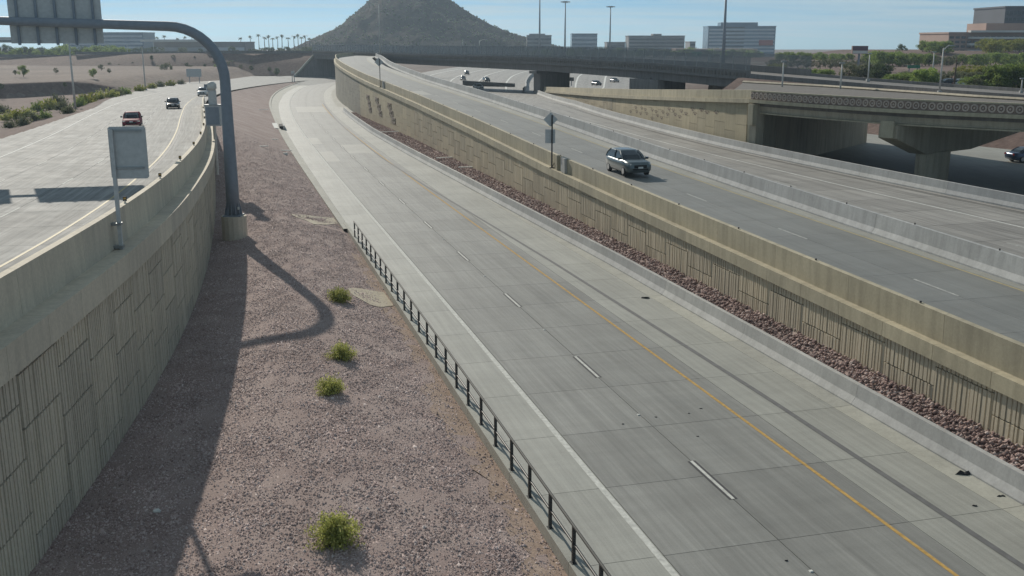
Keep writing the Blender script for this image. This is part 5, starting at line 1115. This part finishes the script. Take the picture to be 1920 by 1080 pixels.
# ------------------------------------------------------------------ vehicles
def car_paint(name, c, metal=.3, rough=.28):
    m, nt, b = mat(name); b.inputs['Base Color'].default_value = (*c, 1); b.inputs['Metallic'].default_value = metal; b.inputs['Roughness'].default_value = rough; b.inputs['Coat Weight'].default_value = .25 if rough < .5 else 0; b.inputs['Specular IOR Level'].default_value = .5 if rough < .5 else .2
    d = ramp(nt, noise(nt, 2, 3), [(.3, tuple(x * .9 for x in c)), (.7, c)]); nt.links.new(d, b.inputs['Base Color']); return m
def car(label, x, y, z, heading, paint, kind='sedan', parts=True, group=None, name=None, scale=1.0):
    """local x points forward"""
    suv = kind == 'suv'; Hh = 1.66 if suv else 1.44; belt = 1.1 if suv else .95; L_ = 2.32; gc = .25 if suv else .18; r = .365 if suv else .33
    t = thing(name or {'suv': 'suv', 'sedan': 'car'}[kind], label, 'car', (x, y, z), heading, group); t.scale = (scale,) * 3
    hood = belt - (.0 if suv else .1)
    st = [(-L_, .5, belt - .2, .66), (-L_ + .08, .34, belt, .82), (-L_ + .5, gc, belt + .02, .89), (-1.38, gc, belt + .02, .915), (-.4, gc, belt, .92), (.55, gc, belt - .01, .92), (1.05, gc, hood + .02, .915), (1.5, gc, hood - .03, .9), (1.95, gc + .04, hood - (.06 if suv else .1), .88), (2.2, gc + .1, hood - (.15 if suv else .2), .81 if suv else .76), (L_, gc + .18, hood - (.3 if suv else .34), .72 if suv else .62)]
    v = []; f = []; k = 12
    for (sx, zb, zt, hw) in st:
        half = [(hw * .82, zb), (hw * .97, zb + .12), (hw, zb + (zt - zb) * .45), (hw * .99, zb + (zt - zb) * .72), (hw * .93, zt - .05), (hw * .72, zt)]
        for yy_, zz in half + [(-a, b) for a, b in half[::-1]]: v.append((sx, yy_, zz))
    for i_ in range(len(st) - 1):
        for j in range(k): f.append((i_ * k + j, i_ * k + (j + 1) % k, (i_ + 1) * k + (j + 1) % k, (i_ + 1) * k + j))
    f += [tuple(range(k - 1, -1, -1)), tuple((len(st) - 1) * k + j for j in range(k))]
    MB().add(v, f).build('body', paint, t, smooth=True)
    if suv: lo = (-2.2, 1.22); hi = (-1.62, .22)
    else: lo = (-1.75, 1.05); hi = (-1.0, .2)
    gv = []
    for zz, (xa, xb), hw, ins in ((belt - .04, lo, .84, .2), (belt + (Hh - belt) * .5, ((lo[0] + hi[0]) / 2 - .05, (lo[1] + hi[1]) / 2 + .06), .76, .22), (Hh - .05, hi, .66, .2)):
        for px_, py_ in ((xa, hw - ins), (xa + ins, hw), (xb - ins * 1.2, hw), (xb, hw - ins * 1.4), (xb, -hw + ins * 1.4), (xb - ins * 1.2, -hw), (xa + ins, -hw), (xa, -hw + ins)): gv.append((px_, py_, zz))
    gf = [(a * 8 + j, a * 8 + (j + 1) % 8, (a + 1) * 8 + (j + 1) % 8, (a + 1) * 8 + j) for a in range(2) for j in range(8)] + [tuple(range(16, 24))]
    MB().add(gv, gf).build('window_glass', M['glass'], t)
    rc_ = (hi[0] + hi[1]) / 2; rv = []
    for sc_, zz in ((1.03, Hh - .065), (.97, Hh - .025), (.8, Hh + .005), (.45, Hh + .02)): rv += [((px_ - rc_) * sc_ + rc_, py_ * sc_, zz) for px_, py_, _ in gv[16:]]
    MB().add(rv, [(a * 8 + j, a * 8 + (j + 1) % 8, a * 8 + 8 + (j + 1) % 8, a * 8 + 8 + j) for a in range(3) for j in range(8)] + [tuple(range(24, 32))]).build('roof', paint, t, smooth=True)
    pm = MB()
    for sg in (-1, 1):
        for (xa, ya), (xb, yb) in (((lo[1] - .12, .80), (hi[1] - .05, .655)), ((lo[0] + .1, .80), (hi[0] + .1, .655)), ((-.35, .845), (-.42, .67))):
            mx_ = ((xa + xb) / 2 + (.04 if xa > 0 else -.04), sg * ((ya + yb) / 2 + .035), (belt + Hh) / 2); pm.tube([(xa, sg * ya, belt - .02), mx_, (xb, sg * yb, Hh - .04)], .045, 5)
    pm.build('pillars', paint, t)
    for wx in (-1.38, 1.42):
        for sg in (-1, 1):
            wv = thing_child('wheel', t, (wx, sg * .80, r)); 
    if parts:
        for sg in (-1, 1):
            MB().box((2.1, sg * .68, hood - .22), (.28, .24, .11), sg * -.45).build('headlight', M['chrome'], t); MB().box((lo[1] - .25, sg * .99, belt + .06), (.16, .2, .14)).build('mirror', M['glass'], t)
            MB().box((-L_ + .06, sg * .64, belt - .16), (.1, .26, .2)).build('tail_light', plain('tail_red', (.25, .02, .02), .3), t)
        MB().box((L_ - .03, 0, hood - .36), (.08, .9, .2)).build('grille', M['dark'], t); MB().box((L_ - .02, 0, gc + .3), (.1, 1.1, .1)).build('bumper_intake', M['dark'], t); MB().box((L_ + .03, 0, gc + .42), (.02, .34, .12)).build('number_plate', M['white_paint'], t)
        for sg in (-1, 1): MB().box((-.1, sg * .895, belt - .32), (1.9, .03, .03)).build('door_trim', M['dark'], t)
    return t
wt = MB().tube([(0, -.11, 0), (0, -.09, 0), (0, .09, 0), (0, .11, 0)], [.30, .335, .335, .30], 16).mesh('tyre', M['black_rubber'], True); wr = MB().tube([(0, -.118, 0), (0, .118, 0)], [.2, .2], 10).mesh('rim', M['rim'])
def thing_child(name, parent, loc):
    o = bpy.data.objects.new(name, wt); link(o, parent); o.location = loc; q = bpy.data.objects.new('rim', wr); link(q, o); return o
steelc = car_paint('steel_grey_paint', (.12, .145, .148), .4); silver = car_paint('silver_paint', (.36, .38, .38), .5); maroon = car_paint('maroon_paint', (.22, .03, .05), .0, .7); black = car_paint('black_paint_car', (.012, .013, .015), .1, .2); white = car_paint('white_car_paint', (.62, .62, .6), .0); greyc = car_paint('grey_car_paint', (.14, .15, .16)); bluec = car_paint('blue_car_paint', (.05, .08, .14))
s = RW.st_y(76.7); x, y = RW.at(s, 4.75); car('silver grey SUV driving towards the camera on the ramp', x, y, zR(x, y), RW.dirz(s) + math.pi, steelc, 'suv', scale=1.1)
for u, v_, pt, kd, lab in ((249, 236, maroon, 'sedan', 'maroon car on the left road, nearest of three'), (325, 203, black, 'sedan', 'black car on the left road, middle of three'), (381, 180, white, 'suv', 'pale car on the left road partly behind the cabinet, farthest of three')):
    Y = 150.0
    for _ in range(25): p = at(u, v_, z=zL(0, Y)); Y = .5 * Y + .5 * p.y
    car(lab, p.x, p.y, zL(0, p.y), LP.dirz(LP.st_y(p.y)) + math.pi, pt, kd)
p = at(1908, 303, z=UZ); car('dark blue car leaving the frame on the road under the bridge', p.x + 1.2, p.y, UZ, .15, bluec)
for k, (u, v_, pt, kd, lab, hd) in enumerate(((875, 140, black, 'suv', 'small dark car far away on the main highway, top left of four', -1.4), (868, 150, greyc, 'sedan', 'small grey car far away on the main highway, below the top left one', -1.4), (912, 154, black, 'suv', 'dark pickup-like car on the main highway near the barrier stub', -1.3), (897, 167, white, 'sedan', 'white car right in front of the dark barrier stub', -1.2), (1118, 161, black, 'suv', 'dark car on the main highway right of the overpass pier', -1.2), (1152, 154, greyc, 'sedan', 'grey car on the main highway, left of the white truck', -1.2))):
    zz = .05 if k != 3 else 1.2; p = at(u, v_, z=zz); car(lab, p.x, p.y, max(zz, .05), hd, pt, kd)
p = at(1196, 163, z=.05); tk = thing('box_truck', 'white box truck on the main highway under the overpass', 'truck', (p.x, p.y, .05), -1.2)
MB().box((-.6, 0, 2.3), (5.4, 2.4, 2.7)).build('cargo_box', white, tk); MB().add([(2.2, -1.05, .6), (4.0, -1.05, .6), (4.0, -1.05, 1.5), (3.2, -1.0, 2.5), (2.2, -1.0, 2.5), (2.2, 1.05, .6), (4.0, 1.05, .6), (4.0, 1.05, 1.5), (3.2, 1.0, 2.5), (2.2, 1.0, 2.5)], [(0, 1, 2, 3, 4), (9, 8, 7, 6, 5), (1, 6, 7, 2), (2, 7, 8, 3), (3, 8, 9, 4), (0, 4, 9, 5), (0, 5, 6, 1)]).build('cab', white, tk); MB().box((3.62, 0, 2.02), (.5, 1.9, .7)).build('windscreen', M['glass'], tk); MB().box((.3, 0, .75), (6.6, 1.0, .3)).build('chassis', M['dark'], tk)
for wx in (-2.2, 2.9):
    for sg in (-1, 1): o = thing_child('wheel', tk, (wx, sg * 1.0, .48)); o.scale = (1.45,) * 3
for k, u in enumerate((3, 9, 15, 22, 29, 36, 44, 52, 60, 68, 75, 82, 89, 101, 108, 115)):
    p = at(u, 119 if u < 60 else 120, Y=482); car('parked car in the lot by the trees at the far left', p.x, 482 + (k % 3), p.z, random.choice((1.57, -1.57)), random.choice((white, silver, white, greyc)), random.choice(('suv', 'sedan')), False, 'cars in the far left parking lot')
for u, v_, pt, lab in ((1783, 163, black, 'black parked car on the plateau beside the wooden pole'), (1806, 162, silver, 'silver parked car on the plateau right of the black one')):
    p = at(u, v_, Y=166); car(lab, p.x, 166, 6.45, .15, pt, 'sedan')
for k, (u, v_) in enumerate(((1010, 103), (1040, 104), (1085, 105), (1130, 107), (1165, 106), (1205, 106), (1240, 103), (1285, 112), (1330, 116), (1190, 114), (1105, 112))):
    p = at(u, v_, z=.0); car('tiny car on the far highway lanes beyond the overpass', p.x, p.y, .0, random.choice((0.2, 3.3)), random.choice((white, silver, greyc)), 'sedan', False, 'tiny cars beyond the overpass')
for k, (v_, m_) in enumerate(((104, 'gutter'), (108, 'lane'), (112, 'gutter'), (117, 'lane'), (123, 'shoulder'))):
    a, b_ = at(980, v_, z=-.3), at(1440, v_ + 6, z=-.3); d = (b_ - a).normalized(); n_ = Vector((-d.y, d.x, 0)); wd = 6 + 2 * k; v = [a - n_ * wd, b_ - n_ * wd, b_ + n_ * wd, a + n_ * wd]
    mb = MB().add([(q.x, q.y, -.3 + .01 * k) for q in v], [(0, 1, 2, 3)]); mb.uv = [(q.x, q.y) for q in v]; mb.build('far_highway_lanes', M[m_], kind='structure')

# ------------------------------------------------------------------ haze
hz = MB().box((0, 2470, 32), (6400, 5400, 134)).build('haze', None, kind='stuff'); hm = bpy.data.materials.new('haze_air'); hm.use_nodes = True; hn = hm.node_tree; hn.nodes.clear()
ho = hn.nodes.new('ShaderNodeOutputMaterial'); pv = hn.nodes.new('ShaderNodeVolumePrincipled'); pv.inputs['Color'].default_value = (.66, .84, 1.0, 1); pv.inputs['Density'].default_value = .0002; pv.inputs['Anisotropy'].default_value = .35
hn.links.new(pv.outputs[0], ho.inputs['Volume']); hz.data.materials.append(hm)
